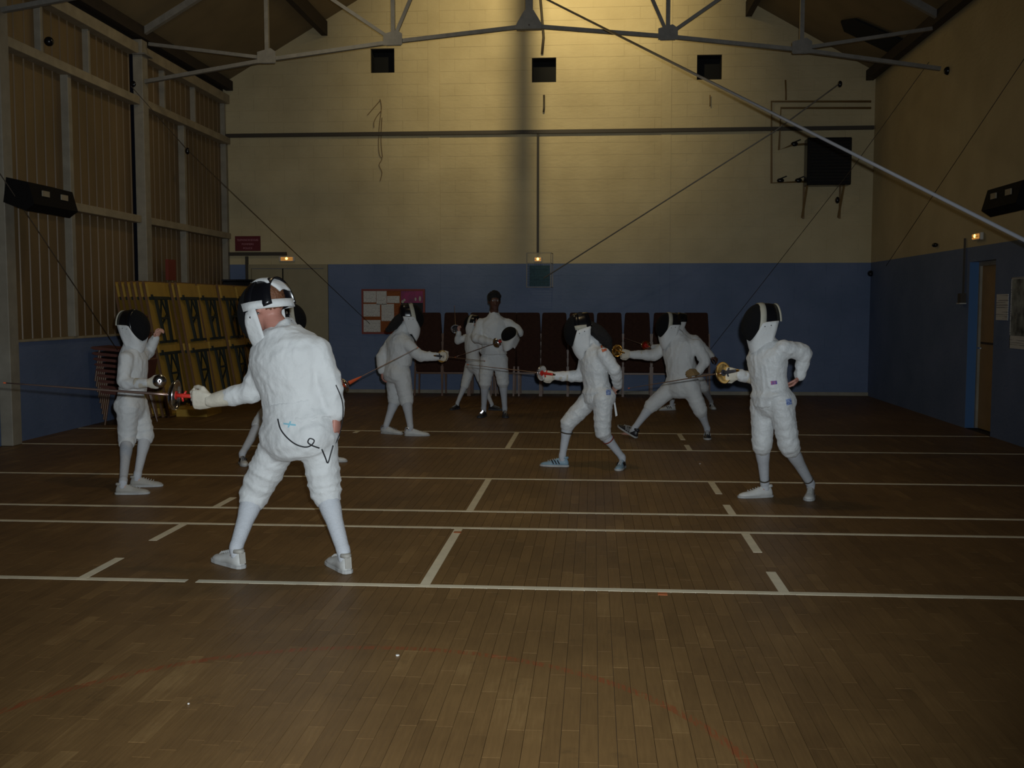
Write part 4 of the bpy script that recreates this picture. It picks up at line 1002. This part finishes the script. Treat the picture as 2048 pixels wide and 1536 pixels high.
def fencer(label, Y0, J, S=1.0, cloth='jacket', shoes=None, head=None, mask_kw=None, skin='skin', hands=None, vox=.012, girth=1.0, jl=.08, sleeve={}, hair=None, knee_cut=.10, group=None, legw=1.0, armw=1.0, seed=0, fold_amp=1.0, bands=None):
    """J: joints as (pixel x, pixel y, depth offset from Y0)"""
    Pt = {k: at(v[0], v[1], Y0+(v[2] if len(v) > 2 else 0)) for k, v in J.items()}
    for s_ in 'RL':
        he, to = Pt['heel'+s_], Pt['toe'+s_]; he.z = to.z = 0; dd = (to-he).normalized()
        an_ = he+dd*(.060*S); Pt['an'+s_] = V((an_.x, an_.y, .105*S))
        pp = (shoes or {}).get('pitch'+s_, 0)
        if pp: Pt['an'+s_] += dd*(-.03*S)
    neck, shR, shL, hR, hL = Pt['neck'], Pt['shR'], Pt['shL'], Pt['hipR'], Pt['hipL']
    hipC = (hR+hL)/2; shC = (shR+shL)/2; up = (neck-hipC).normalized()
    ls = (shR-shL); ls = (ls-up*ls.dot(up)).normalized(); lh = (hR-hL); lh = (lh-up*lh.dot(up)).normalized()
    fr = up.cross(ls).normalized(); fh = up.cross(lh).normalized()
    base = V((hipC.x, hipC.y, 0)); root = empty('person', base, label, 'person', group)
    TL_ = (neck-hipC).length; k = S*girth
    shR = neck-up*(.075*S)+ls*(.175*S)*1.0 if J.get('auto') else shR
    # ---- torso sections
    sec = ((-.30, .150, .115), (-.18, .172, .130), (-.04, .172, .130), (.18, .150, .112), (.38, .150, .112), (.58, .168, .122), (.74, .178, .122), (.86, .150, .100), (.94, .095, .078), (1.0, .066, .064))
    def torso(bm, g, t0, t1, extra=0, collar=False):
        rings = []
        S_ = [x for x in sec if t0 <= x[0] <= t1]
        if S_[0][0] > t0+.03:
            for q in range(len(sec)-1):
                if sec[q][0] <= t0 < sec[q+1][0]:
                    v = (t0-sec[q][0])/(sec[q+1][0]-sec[q][0]); S_.insert(0, (t0, lerp(sec[q][1], sec[q+1][1], v), lerp(sec[q][2], sec[q+1][2], v)))
        for t, w_, d_ in S_:
            c = hipC+up*(TL_*t); a = lerp(lh, ls, max(0, min(1, t))).normalized(); f_ = up.cross(a).normalized()
            c = c+f_*(.012*S*math.sin(max(0, min(1, t))*PI)); rings.append(ring(c, a, f_, 24, (w_*k+extra*(2.2 if t <= t0+.01 and collar else 1))*g, (d_*k+extra*(2.2 if t <= t0+.01 and collar else 1))*g))
        loft(bm, rings)
        if collar:
            top = Pt['head']-head['n']*(head.get('collar', .115)*S)-head['f']*(.028*S); lo_ = neck-up*(.10*S)
            limb(bm, [lo_, neck, top], lambda t: (.088-.022*t)*S, steps=10)
    aw = S*armw
    def arm(bm, side, g, t_end=1.0, fold=0):
        sh, el, wr = (shR, Pt['elR'], Pt['wrR']) if side == 'R' else (shL, Pt['elL'], Pt['wrL'])
        if t_end < 1: wr = el+(wr-el)*t_end
        def pr(t):
            r = (.066-.012*t) if t < .5 else (.060-.036*(t-.5))
            if fold: r += fold*(max(0, math.sin(t*30+seed))*(.4+.9*max(0, 1-abs(t-.5)*4))+(.6*max(0, math.sin(t*46+seed*2)) if t > .8 else 0))
            return r*aw*g
        nb = neck-up*(.07*S)
        limb(bm, [sh, el, wr], pr, steps=30)
        limb(bm, [nb, lerp(nb, sh, .6), sh], lambda t: (.062-.004*t)*aw*g, steps=6)
    def leg(bm, side, g, a, z, fold=0, prof=None):
        h, kn, an = (hR, Pt['knR'], Pt['anR']) if side == 'R' else (hL, Pt['knL'], Pt['anL'])
        L1, L2 = (kn-h).length, (an-kn).length; T_ = L1+L2; f = L1/T_
        def r0(t):
            if t < f: q = t/f; r = .098-.040*q
            else:
                q = (t-f)/(1-f); r = .055+.006*math.sin(min(1, q*2.2)*PI)-.022*q
            return r*S*legw*g
        # sample the sub range [a, z] of the whole chain
        def pos(t): return lerp(h, kn, t/f) if t <= f else lerp(kn, an, (t-f)/(1-f))
        n_ = 26; P_ = [pos(a+(z-a)*i/n_) for i in range(n_+1)]
        for _ in range(2): P_ = [P_[0]]+[(P_[i-1]+P_[i]*2+P_[i+1])/4 for i in range(1, n_)]+[P_[-1]]
        R_ = []
        for i in range(n_+1):
            t = a+(z-a)*i/n_; R_.append(prof(t, f, r0(t)) if prof else r0(t))
        tube(bm, P_, R_, 16, round_ends=(prof is None))
    # ---- body: one continuous figure
    b = B(); torso(b, .80, -.10, 1.0)
    for s_ in 'RL': arm(b, s_, .74); leg(b, s_, .72, 0, 1)
    for s_, hp in (('R', Pt.get('shoeR')), ('L', Pt.get('shoeL'))): pass
    for s_ in 'RL':
        an = Pt['an'+s_]; he, to = Pt['heel'+s_], Pt['toe'+s_]
        dd = (to-he); dd.z = 0; dd = dd.normalized(); tube(b, [an, an-V((0, 0, .02)), V((an.x, an.y, he.z+.045*S))+dd*.03*S, V((he.x, he.y, he.z+.035*S))+dd*(.20*S)], [.030*S, .030*S, .026*S, .016*S], 10, round_ends=True)
    hb = None
    if head:
        hc = Pt['head']; hb = head_mesh(hc, head['f'], head['n'], S*head.get('s', 1), neck-up*.04*S)
        merge(b, hb)
    b = remeshed(b, vox*.9, 2)
    info = {}
    for s_ in 'RL':
        hd = (hands or {}).get(s_)
        if hd:
            wr = Pt['wr'+s_]; info[s_] = hand(b, wr, V(hd['d']), V(hd['p']), S*hd.get('k', 1), hd.get('curl', 1.1), s_ == 'R', .93 if hd.get('glove') else 1.0, hd.get('spread', 0))
    body = put('body', b, skin, root, smooth=True)
    if head and 'face' in head:
        f_, u_ = head['f'], head['n']; l_ = u_.cross(f_); hs = S*head.get('s', 1); hc = Pt['head']
        for s_ in (1, -1):
            e = B(); ball(e, hc+u_*.022*hs+f_*.078*hs+l_*(s_*.030*hs), .0125*hs, seg=10); eo = put('eye', e, 'eye', body, smooth=True)
            e = B(); ball(e, hc+u_*.022*hs+f_*.0895*hs+l_*(s_*.029*hs), .0052*hs, seg=8); 
            put('pupil', e, 'black', body)
        e = B(); tube(e, [hc-u_*.052*hs+f_*.086*hs+l_*.024*hs, hc-u_*.053*hs+f_*.098*hs, hc-u_*.052*hs+f_*.086*hs-l_*.024*hs], .0055*hs, 6, round_ends=True); put('lips', e, 'lip', body)
    if hair:
        f_, u_ = head['f'], head['n']; l_ = u_.cross(f_); hs = S*head.get('s', 1); hc = Pt['head']
        t = B(); mm = basis(hc, f_, l_, u_).to_3x3().to_4x4()
        ball(t, hc+u_*.038*hs-f_*.022*hs, (.100*hs, .084*hs, .098*hs) if hair.get('short') else (.104*hs, .088*hs, .100*hs), mm, 20)
        if hair.get('curly'):
            rr = random.Random(3)
            for i in range(46):
                a, e_ = rr.uniform(0, 2*PI), rr.uniform(.1, 1.45); v = V((math.cos(a)*math.cos(e_)-.15, math.sin(a)*math.cos(e_)*.88, math.sin(e_)))
                ball(t, hc+(f_*v.x*.092+l_*v.y*.092+u_*(.045+v.z*.088))*hs, .020*hs, seg=8)
        for p_ in hair.get('tail', []): pass
        t = remeshed(t, .009, 1, (.004, 30, (1, 1, 1))); put('hair', t, hair.get('mat', 'hair'), body, smooth=True)
        if hair.get('tail'):
            t = B(); tp = [at(x, y, Y0+dz) for x, y, dz in hair['tail']]; tube(t, tp, [r*S for r in hair['tr']], 12, smoothn=5, round_ends=True)
            t = remeshed(t, .010, 2, (.007, 16, (1, 1, 1))); put('ponytail', t, hair.get('mat', 'hair'), body, smooth=True)
    # ---- breeches
    b = B()
    rings = []
    for t, w_, d_ in ((-.26, .10, .08), (-.22, .150, .115), (-.10, .178, .140), (.05, .172, .135), (.22, .150, .115), (.30, .148, .112)):
        c = hipC+up*(TL_*t); rings.append(ring(c-fh*(.012*S), lh, fh, 24, w_*k, d_*k))
    loft(b, rings)
    for s_ in 'RL':
        kn_f = .50
        def pf(t, f, r):
            cut = f+knee_cut
            x = t/f; r2 = (.108-.030*min(1, x))*S*legw
            if x > .62: r2 += (.008*max(0, math.sin((x-.62)*34+seed))+.004*math.sin(x*61+seed))*S
            if t > f: r2 = lerp(r2, .058*S*legw, min(1, (t-f)/knee_cut)**1.3)+.007*S*max(0, math.sin((t-f)*120))
            return r2
        h, kn, an = (hR, Pt['knR'], Pt['anR']) if s_ == 'R' else (hL, Pt['knL'], Pt['anL'])
        f = (kn-h).length/((kn-h).length+(an-kn).length)
        leg(b, s_, 1, 0, f+knee_cut, prof=pf)
        ball(b, h, .100*S*legw); hp = h-fh*(.045*S)+up*(-.02*S); ball(b, hp, (.095*k, .095*k, .10*k), seg=16)
    b = remeshed(b, vox, 4, (.0050*S, 9, (1, 1, 1.8))); br = put('breeches', b, cloth, root, smooth=True)
    # ---- socks
    for s_ in 'RL':
        h, kn, an = (hR, Pt['knR'], Pt['anR']) if s_ == 'R' else (hL, Pt['knL'], Pt['anL'])
        f = (kn-h).length/((kn-h).length+(an-kn).length)
        b = B(); he, to = Pt['heel'+s_], Pt['toe'+s_]; dd = (to-he); dd.z = 0; dd = dd.normalized()
        leg(b, s_, 1, f+knee_cut*.35, 1.0, prof=lambda t, ff, r: r*1.04)
        tube(b, [an+(kn-an)*.06, an, V((he.x, he.y, he.z+.07*S))+dd*(.055*S)], [.041*S, .039*S, .034*S], 12, round_ends=True)
        b = remeshed(b, vox*.85, 2); put('sock', b, 'sock', root, smooth=True)
    for s_, fr_, mm_ in (bands or []):
        kn, an = Pt['kn'+s_], Pt['an'+s_]; c_ = lerp(kn, an, fr_); v_ = (an-kn).normalized(); a_ = v_.cross(V((0, 1, 0))).normalized(); b_ = v_.cross(a_); r_ = (.0625 if fr_ < .5 else .0415)*S*legw
        t = B(); loft(t, [ring(c_+v_*dz, a_, b_, 20, r_+dr, r_+dr) for dz, dr in ((-.006, 0), (-.006, .003), (.006, .003), (.006, 0), (-.006, 0))], cap=False); put('sock_band', t, mm_, root, smooth=True)
    # ---- jacket
    b = B(); torso(b, 1.0, jl, 1.0, .014*S, collar=True)
    for s_ in 'RL': arm(b, s_, 1.0, sleeve.get(s_, .98), fold=.008)
    for (x, y, dz, r_) in J.get('bulge', []) if isinstance(J.get('bulge'), list) else []: ball(b, at(x, y, Y0+dz), r_)
    if 'crotch' in J:
        cp = Pt['crotch']; loft(b, [ring(hipC+up*TL_*.10+fh*.03*S, lh, fh, 20, .158*k, .110*k), ring(hipC-up*TL_*.08+fh*.045*S, lh, fh, 20, .13*k, .105*k), ring(cp, lh, fh, 20, .03*k, .045*k)])
    b = remeshed(b, vox, 3, (.0075*S*fold_amp, 8.5, (1.3, 1.3, .8))); jk = put('jacket', b, cloth, root, smooth=True)
    # ---- gloves
    for s_ in 'RL':
        hd = (hands or {}).get(s_)
        if hd and hd.get('glove'):
            b = B(); wr, el = Pt['wr'+s_], Pt['el'+s_]; v = (el-wr).normalized(); hand(b, wr, V(hd['d']), V(hd['p']), S*hd.get('k', 1.1), hd.get('curl', 1.1), s_ == 'R', 1.3)
            cl_ = max(.13*S, (1.05-sleeve.get(s_, 1))*(el-wr).length+.02); t = B(); tube(t, [wr+v*cl_, wr+v*.06*S, wr, wr+V(hd['d']).normalized()*.03*S], [.053*S, .047*S, .040*S, .036*S], 16); merge(b, remeshed(t, .008, 1))
            put('glove', b, hd.get('mat', 'glove'), root, smooth=True)
    # ---- shoes
    for s_ in 'RL':
        sh_ = dict(shoes or {}); pp = sh_.pop('pitch'+s_, 0); sh_.pop('pitchR', 0); sh_.pop('pitchL', 0)
        he, to = Pt['heel'+s_].copy(), Pt['toe'+s_].copy()
        if not pp: he.z = 0; to.z = 0
        shoe(root, he, to, S, pitch=pp, **sh_)
    mk = None
    if mask_kw is not None:
        hc = Pt['head']; mk = mask(root, hc, head['mf'] if 'mf' in head else head['f'], head['n'], S*head.get('s', 1)*head.get('ms', 1), **mask_kw)
    def bvh(o): 
        bmx = bmesh.new(); bmx.from_mesh(o.data); bmesh.ops.translate(bmx, verts=bmx.verts, vec=WORLD[o]); t_ = BVHTree.FromBMesh(bmx); bmx.free(); return t_
    return dict(root=root, jacket=jk, breeches=br, body=body, P=Pt, mask=mk, bvh=bvh, info=info, up=up, front=fr)
def G(px, py, Y0): g = gnd(px, py); return (px, py, g.y-Y0)
N = lambda *a: V(a).normalized()

# 1 -- large fencer with his back to the camera, sword arm to the left
Y = 6.0
J = dict(neck=(562, 655, 0), head=(531, 614, .03), shR=(634, 702, -.06), shL=(534, 708, .10), elR=(660, 772, -.06), wrR=(672, 828, -.06), elL=(508, 783, .10), wrL=(424, 801, .12),
         hipR=(632, 862, -.05), hipL=(572, 860, .05), knR=(652, 985, -.02), knL=(508, 990, .10), anR=(690, 1104, -.10), anL=(470, 1096, .0),
         heelR=G(696, 1148, Y), toeR=G(664, 1128, Y), heelL=G(484, 1138, Y), toeL=G(404, 1112, Y))
hf = N(-.90, .30, -.34)
p1 = fencer('large fencer in front, seen from behind, sword arm stretched to the left', Y, J, S=1.06, girth=1.30, vox=.012, legw=1.05, armw=1.16, seed=1, fold_amp=.7, jl=.10, sleeve=dict(L=.62),
    head=dict(f=hf, n=N(-.32, .1, 1), s=1.06, ms=1.06, collar=.165), hair=dict(mat='hair_brown', short=1), mask_kw=dict(side='black', top='jacket', strap='jacket', bib='jacket', ba=1.8, bib_drop=.95),
    hands=dict(R=dict(d=(.05, .0, -1), p=(-1, .2, 0), curl=.45), L=dict(d=(-1, .02, .05), p=(.0, .9, .25), curl=.85, glove=1, k=1.15)), skin='skin_red',
    shoes=dict(upper='shoe_white', sole='sole', laces='sole', accent='shoe_grey', pitchL=0))
bj, bb = p1['bvh'](p1['jacket']), p1['bvh'](p1['breeches'])
cord(bb, [(557, 838), (562, 858), (575, 875), (592, 888), (610, 893), (622, 890), (628, 881), (620, 877), (616, 884), (624, 890), (638, 895)], .004, 'wire', 'body_wire', p1['root'])
cord(bb, [(643, 898), (650, 915), (655, 925), (660, 908), (665, 890)], .004, 'wire', 'body_wire', p1['root'])
decal(bb, [(568, 846), (592, 849), (592, 852), (568, 849)], 'ink', 'inked_mark', p1['breeches']); decal(bb, [(580, 843), (583, 843), (579, 855), (576, 855)], 'ink', 'inked_mark', p1['breeches'])
b = B(); tube(b, [at(672, 770, 5.83), at(684, 800, 5.86), at(686, 830, 5.9), at(681, 862, 5.92), at(672, 885, 5.93), at(665, 892, 5.94)], .003, 6, smoothn=4); put('body_wire', b, 'wire', p1['root'], smooth=True)
g1 = at(347, 790, Y+.14)
t1 = at(12, 766, Y+.05)
epee(g1, t1-g1, 'sword of the large front fencer with silver guard and red grip, pointing left', L=(t1-g1).length, metal='steel', grip='red_plastic', gs=1.4, br=1.7)

# 2 -- youth on the left, facing right
Y = 8.65
J = dict(neck=(264, 688, 0), head=(268, 648, 0), shR=(253, 716, -.15), shL=(276, 712, .15), elR=(246, 768, -.20), wrR=(296, 766, -.24), elL=(296, 706, .34), wrL=(311, 676, .30),
         hipR=(256, 808, -.08), hipL=(272, 806, .09), knR=(254, 880, -.04), knL=(291, 872, .10), anR=(246, 964, -.05), anL=(274, 958, .12),
         heelR=G(233, 989, Y), toeR=G(288, 988, Y), heelL=G(262, 974, Y), toeL=G(309, 973, Y))
p2 = fencer('slim masked youth at the left facing right, one bare hand raised', Y, J, S=.90, girth=.92, vox=.012, knee_cut=.10, seed=2, jl=.15, armw=.95,
    head=dict(f=N(.97, -.25, -.05), n=N(.06, 0, 1), s=1.02), mask_kw=dict(trim='black', back='trim', bib='jacket'),
    hands=dict(R=dict(d=(1, -.1, .05), p=(.1, .9, -.1), curl=1.2, glove=1), L=dict(d=(.45, -.1, .9), p=(.6, -.3, -.3), curl=.9)),
    shoes=dict(upper='shoe_grey', sole='sole', laces='sole'))
b2 = p2['bvh'](p2['mask'][1]); decal(b2, [(253, 644), (265, 643), (265, 650), (253, 651)], 'label_blue', 'blue_label', p2['mask'][0], off=.011)
g2 = at(319, 762, Y-.28); epee(g2, (O-V((0, 0, .12))-g2), 'sword of the masked youth at the left, foreshortened toward the camera', L=.85, metal='steel', grip='red_plastic', gs=.85)

# 3 -- fencer hidden behind the large one, facing right
Y = 10.1
J = dict(neck=(570, 668, 0), head=(584, 632, 0), shR=(572, 690, -.16), shL=(566, 690, .16), elR=(620, 738, -.15), wrR=(664, 766, -.12), elL=(540, 720, .25), wrL=(520, 690, .3),
         hipR=(572, 790, -.08), hipL=(562, 790, .09), knR=(638, 848, .0), knL=(519, 848, .05), anR=(646, 908, .0), anL=(488, 905, .05),
         heelR=G(640, 924, Y), toeR=G(692, 924, Y), heelL=G(483, 926, Y), toeL=G(494, 937, Y))
p3 = fencer('masked fencer almost hidden behind the large front fencer, facing right', Y, J, S=.92, vox=.014, seed=3,
    head=dict(f=N(1, .1, -.05), n=N(0, 0, 1)), mask_kw=dict(trim='trim', bib='jacket'),
    hands=dict(R=dict(d=(.9, -.1, -.1), p=(.1, .9, 0), curl=1.2), L=dict(d=(-.3, 0, 1), p=(1, 0, 0), curl=.6)), shoes=dict(upper='shoe_white', sole='sole', laces='sole_dark', stripes='black'))
g3 = at(692, 769, Y-.12); e3 = epee(g3, at(838, 694, Y-.12+.35)-g3, 'sword with orange-red grip pointing up right at the ponytailed fencer', L=.80, metal='steel', grip='orange_plastic')
b = B(); pts = [g3+(at(838, 694, Y+.23)-g3).normalized()*x for x in (.03, .10, .17)]; tube(b, pts, [.020, .014, .006], 8); put('blade_sleeve', b, 'orange_plastic', e3)

# 4 -- ponytailed fencer facing right
Y = 12.3
J = dict(neck=(802, 664, 0), head=(821, 630, 0), shR=(815, 688, -.13), shL=(783, 684, .12), elR=(838, 712, -.16), wrR=(876, 713, -.14), elL=(762, 716, .05), wrL=(764, 742, -.02),
         hipR=(802, 745, -.08), hipL=(789, 744, .08), knR=(813, 801, -.06), knL=(790, 800, .08), anR=(818, 858, -.06), anL=(778, 853, .08),
         heelR=G(811, 872, Y), toeR=G(848, 872, Y), heelL=G(764, 867, Y), toeL=G(798, 869, Y))
p4 = fencer('fencer with a dark ponytail facing right in front of the notice board', Y, J, S=.98, girth=1.15, vox=.014, seed=4, jl=.15, armw=1.08, legw=1.08,
    head=dict(f=N(.97, .25, -.02), n=N(.12, 0, 1), s=1.05), hair=dict(mat='hair', tail=[(806, 632, 0), (797, 640, -.03), (786, 652, -.08), (776, 660, -.10)], tr=[.045, .058, .055, .03]), mask_kw=dict(trim='trim', bib='jacket'),
    hands=dict(R=dict(d=(1, -.05, 0), p=(.0, .9, 0), curl=1.2, glove=1), L=dict(d=(.0, 0, -1), p=(1, .3, 0), curl=.5)), skin='skin_red',
    shoes=dict(upper='shoe_white', sole='sole', laces='reflect', accent='reflect'))
g4 = at(886, 713, Y-.14); epee(g4, V((.55, 1, -.12)), 'sword of the ponytailed fencer, brassy guard seen from the rim', L=.85, metal='brass', grip='sole_dark')

# 5 -- small masked fencer behind the standing man
Y = 15.4
J = dict(neck=(944, 664, 0), head=(944, 644, 0), shR=(936, 673, .12), shL=(948, 673, -.12), elR=(913, 684, .12), wrR=(918, 664, .05), elL=(962, 690, -.1), wrL=(965, 706, -.1),
         hipR=(942, 728, .08), hipL=(952, 728, -.08), knR=(930, 770, .0), knL=(968, 772, -.0), anR=(915, 806, .0), anL=(988, 808, .0),
         heelR=G(918, 818, Y), toeR=G(905, 820, Y), heelL=G(978, 820, Y), toeL=G(1000, 821, Y))
p5 = fencer('small masked fencer half hidden behind the standing man, sword hand raised', Y, J, S=.80, girth=.95, vox=.016, seed=5,
    head=dict(f=N(-1, .3, 0), n=N(0, 0, 1)), mask_kw=dict(trim='trim', bib='jacket'),
    hands=dict(R=dict(d=(-.2, -.1, .9), p=(1, 0, .2), curl=1.1), L=dict(d=(0, 0, -1), p=(1, 0, 0), curl=.5)), shoes=dict(upper='shoe_black', sole='sole_dark', laces='sole'))
g5 = at(911, 657, Y+.02); epee(g5, V((-.15, 1, .45)), 'sword raised by the small fencer behind the standing man', L=.8, metal='steel', grip='sole_dark')

# 6 -- standing man without a mask
Y = 14.2
J = dict(neck=(988, 629, 0), head=(989, 603, -.02), shR=(962, 646, .0), shL=(1016, 646, .0), elR=(950, 676, -.08), wrR=(984, 685, -.26), elL=(1040, 664, -.06), wrL=(1012, 681, -.24),
         hipR=(976, 716, .0), hipL=(1000, 716, .0), knR=(970, 766, -.06), knL=(1006, 764, -.04), anR=(966, 818, .0), anL=(1009, 819, .0),
         heelR=G(970, 832, Y), toeR=G(947, 840, Y), heelL=G(1009, 832, Y), toeL=G(1016, 843, Y))
p6 = fencer('standing dark-skinned man without a mask, curly black hair, mask under his arm', Y, J, S=1.0, vox=.014, seed=6, girth=.98, skin='skin_dark',
    head=dict(f=N(.22, -1, -.12), n=N(.02, -.05, 1), face=1, collar=.155), hair=dict(curly=1),
    hands=dict(R=dict(d=(.9, -.3, -.05), p=(.1, .6, -.6), curl=1.0), L=dict(d=(-.85, -.35, -.1), p=(0, .6, -.7), curl=1.0)), shoes=dict(upper='shoe_black', sole='sole_dark', laces='reflect', accent='reflect'))
g6 = at(990, 687, Y-.34); epee(g6, at(934, 706, Y-.6)-g6, 'sword held low by the standing unmasked man', L=.62, metal='steel', grip='red_plastic')
# his mask, a thing of its own
mr = empty('fencing_mask', at(1021, 674, Y-.20), 'empty black fencing mask with white bib under the standing man\'s arm', 'mask')
mk6 = mask(mr, at(1021, 672, Y-.20), N(-.35, -.75, .55), N(.05, .6, 1), .95, trim='trim', bib='jacket')

# 7 -- crouching ponytailed woman facing left
Y = 9.72
J = dict(neck=(1186, 686, 0), head=(1158, 656, 0), shR=(1172, 712, .13), shL=(1206, 708, -.14), elR=(1163, 753, .16), wrR=(1110, 752, .12), elL=(1231, 742, -.13), wrL=(1236, 772, .02),
         hipR=(1186, 792, .09), hipL=(1206, 792, -.09), knR=(1136, 846, .08), knL=(1205, 864, -.08), anR=(1124, 918, .08), anL=(1234, 922, -.12),
         heelR=G(1136, 934, Y), toeR=G(1080, 932, Y), heelL=G(1247, 934, Y), toeL=G(1229, 947, Y), crotch=(1190, 812, -.02))
p7 = fencer('crouching ponytailed woman facing left, red badge on her sleeve', Y, J, S=.93, girth=.93, cloth='jacket_satin', vox=.012, seed=7, legw=.98, bands=(('R', .27, 'pipe'), ('L', .27, 'red_frame')),
    head=dict(f=N(-.95, -.10, -.30), n=N(-.28, 0, 1), s=1.08), hair=dict(mat='hair', tail=[(1172, 650, .02), (1186, 656, -.02), (1200, 668, -.06), (1214, 684, -.06), (1219, 700, -.04)], tr=[.05, .062, .068, .055, .025]), mask_kw=dict(trim='black', bib='jacket', strap='trim'),
    hands=dict(R=dict(d=(-1, -.02, .0), p=(0, .9, -.1), curl=1.2, glove=1), L=dict(d=(-.4, .6, -.4), p=(1, .3, 0), curl=.5)),
    shoes=dict(upper='shoe_blue', sole='sole', laces='sole', stripes='black', pitchR=0))
b7 = p7['bvh'](p7['jacket']); decal(b7, [(1199, 687), (1211, 684), (1216, 700), (1205, 705)], 'label_red', 'sleeve_badge', p7['jacket'])
b7 = p7['bvh'](p7['breeches']); decal(b7, [(1212, 780), (1221, 780), (1221, 790), (1212, 790)], 'label_blue', 'blue_label', p7['breeches'])
b = B(); prism(b, [at(1226, 795, Y-.05), at(1229, 795, Y-.05), at(1235, 831, Y-.07), at(1231, 833, Y-.07)], (0, .004, 0)); put('loose_strap', b, 'jacket', p7['root'])
g7 = at(1081, 746, Y+.10); epee(g7, at(934, 729, Y+.62)-g7, 'sword of the crouching woman, pointing left past the standing man', L=.90, metal='steel', grip='red_plastic')

# 8 -- lunging fencer facing left
Y = 12.1
J = dict(neck=(1356, 670, 0), head=(1337, 648, 0), shR=(1332, 692, .13), shL=(1392, 690, -.10), elR=(1310, 711, .14), wrR=(1262, 709, .08), elL=(1411, 722, -.12), wrL=(1396, 744, -.18),
         hipR=(1348, 772, .08), hipL=(1378, 768, -.09), knR=(1302, 812, .05), knL=(1401, 822, -.08), anR=(1272, 860, .05), anL=(1412, 864, -.10),
         heelR=G(1272, 876, Y), toeR=G(1235, 872, Y), heelL=G(1414, 874, Y), toeL=G(1416, 888, Y))
p8 = fencer('lunging fencer facing left, white-rimmed mask, arm stretched out before the back chairs', Y, J, S=.99, girth=1.06, vox=.014, seed=8, armw=1.05,
    head=dict(f=N(-.93, -.35, -.02), n=N(-.10, 0, 1), s=1.0), mask_kw=dict(trim='trim', bib='jacket'),
    hands=dict(R=dict(d=(-1, -.02, .08), p=(0, .9, -.1), curl=1.2, glove=1), L=dict(d=(-.6, -.5, .0), p=(0, .6, -.6), curl=.7, glove=1, mat='glove_brown')), 
    shoes=dict(upper='shoe_black', sole='sole', laces='sole', stripes='sole', pitchR=.42))
g8 = at(1233, 701, Y+.06); epee(g8, V((-.5, -.15, .12))+V((0, 1, 0)), 'sword of the lunging fencer with brassy guard', L=.85, metal='brass', grip='brass')

# 9 -- fencer hidden behind the lunging one
Y = 15.2
J = dict(neck=(1364, 664, 0), head=(1358, 642, 0), shR=(1356, 676, .12), shL=(1390, 678, -.08), elR=(1326, 694, .1), wrR=(1306, 694, .05), elL=(1412, 700, -.05), wrL=(1424, 712, -.12),
         hipR=(1370, 740, .08), hipL=(1382, 740, -.08), knR=(1350, 776, .05), knL=(1408, 776, -.05), anR=(1344, 808, .05), anL=(1424, 806, -.05),
         heelR=G(1350, 820, Y), toeR=G(1319, 821, Y), heelL=G(1421, 816, Y), toeL=G(1432, 821, Y))
p9 = fencer('fencer mostly hidden behind the lunging one, elbow and white shoes showing', Y, J, S=.90, vox=.016, seed=9,
    head=dict(f=N(-1, -.1, 0), n=N(0, 0, 1)), mask_kw=dict(trim='black', bib='jacket'), skin='skin_dark',
    hands=dict(R=dict(d=(-1, 0, 0), p=(0, .9, 0), curl=1.1), L=dict(d=(.6, -.3, -.5), p=(0, .5, -1), curl=.7)), shoes=dict(upper='shoe_white', sole='sole', laces='sole', stripes='black'))
g9 = at(1291, 691, Y+.05); epee(g9, V((-.35, 1, .1)), 'far sword whose small guard shows above the lunging fencer\'s forearm', L=.85, metal='brass', grip='red_plastic')

# 10 -- right-hand fencer facing left, hand on the hip
Y = 8.12
J = dict(neck=(1533, 680, 0), head=(1522, 641, 0), shR=(1514, 706, .15), shL=(1566, 697, -.12), elR=(1526, 760, .26), wrR=(1478, 750, .16), elL=(1610, 704, -.06), wrL=(1600, 752, -.02),
         hipR=(1527, 800, .08), hipL=(1560, 800, -.08), knR=(1524, 889, .06), knL=(1578, 892, -.06), anR=(1528, 974, .05), anL=(1610, 974, -.08),
         heelR=G(1543, 994, Y), toeR=G(1482, 996, Y), heelL=G(1622, 991, Y), toeL=G(1612, 1014, Y), crotch=(1537, 818, -.02))
p10 = fencer('right-hand fencer facing left with one hand on the hip, white-rimmed mask', Y, J, S=.97, girth=.98, cloth='jacket_satin', vox=.012, seed=10, legw=1.0, bands=(('R', .86, 'pipe'), ('L', .86, 'pipe')),
    head=dict(f=N(-.97, -.22, -.10), n=N(-.12, 0, 1), s=1.02), mask_kw=dict(trim='trim', back='trim', bib='jacket'),
    hands=dict(R=dict(d=(-1, -.05, .08), p=(0, .9, -.1), curl=1.2, glove=1), L=dict(d=(-.55, .1, -.7), p=(-.5, .0, .4), curl=.6)), skin='skin_red',
    shoes=dict(upper='shoe_white', sole='sole', laces='sole'))
b10 = p10['bvh'](p10['jacket']); decal(b10, [(1541, 762), (1553, 761), (1554, 768), (1542, 770)], 'label_flag', 'red_label', p10['jacket'])
b10b = p10['bvh'](p10['breeches']); decal(b10b, [(1571, 799), (1581, 797), (1583, 808), (1573, 811)], 'label_blue', 'blue_label', p10['breeches'])
b10c = p10['bvh'](p10['mask'][1]); decal(b10c, [(1526, 648), (1540, 649), (1539, 657), (1525, 656)], 'label_flag', 'mask_label', p10['mask'][0], off=.011)
g10 = at(1444, 746, Y+.12); epee(g10, at(1236, 780, Y+1.0)-g10, 'sword of the right-hand fencer with gold-coloured guard, crossing the lunging fencer', L=1.05, metal='brass', grip='sole_dark', gs=1.3)
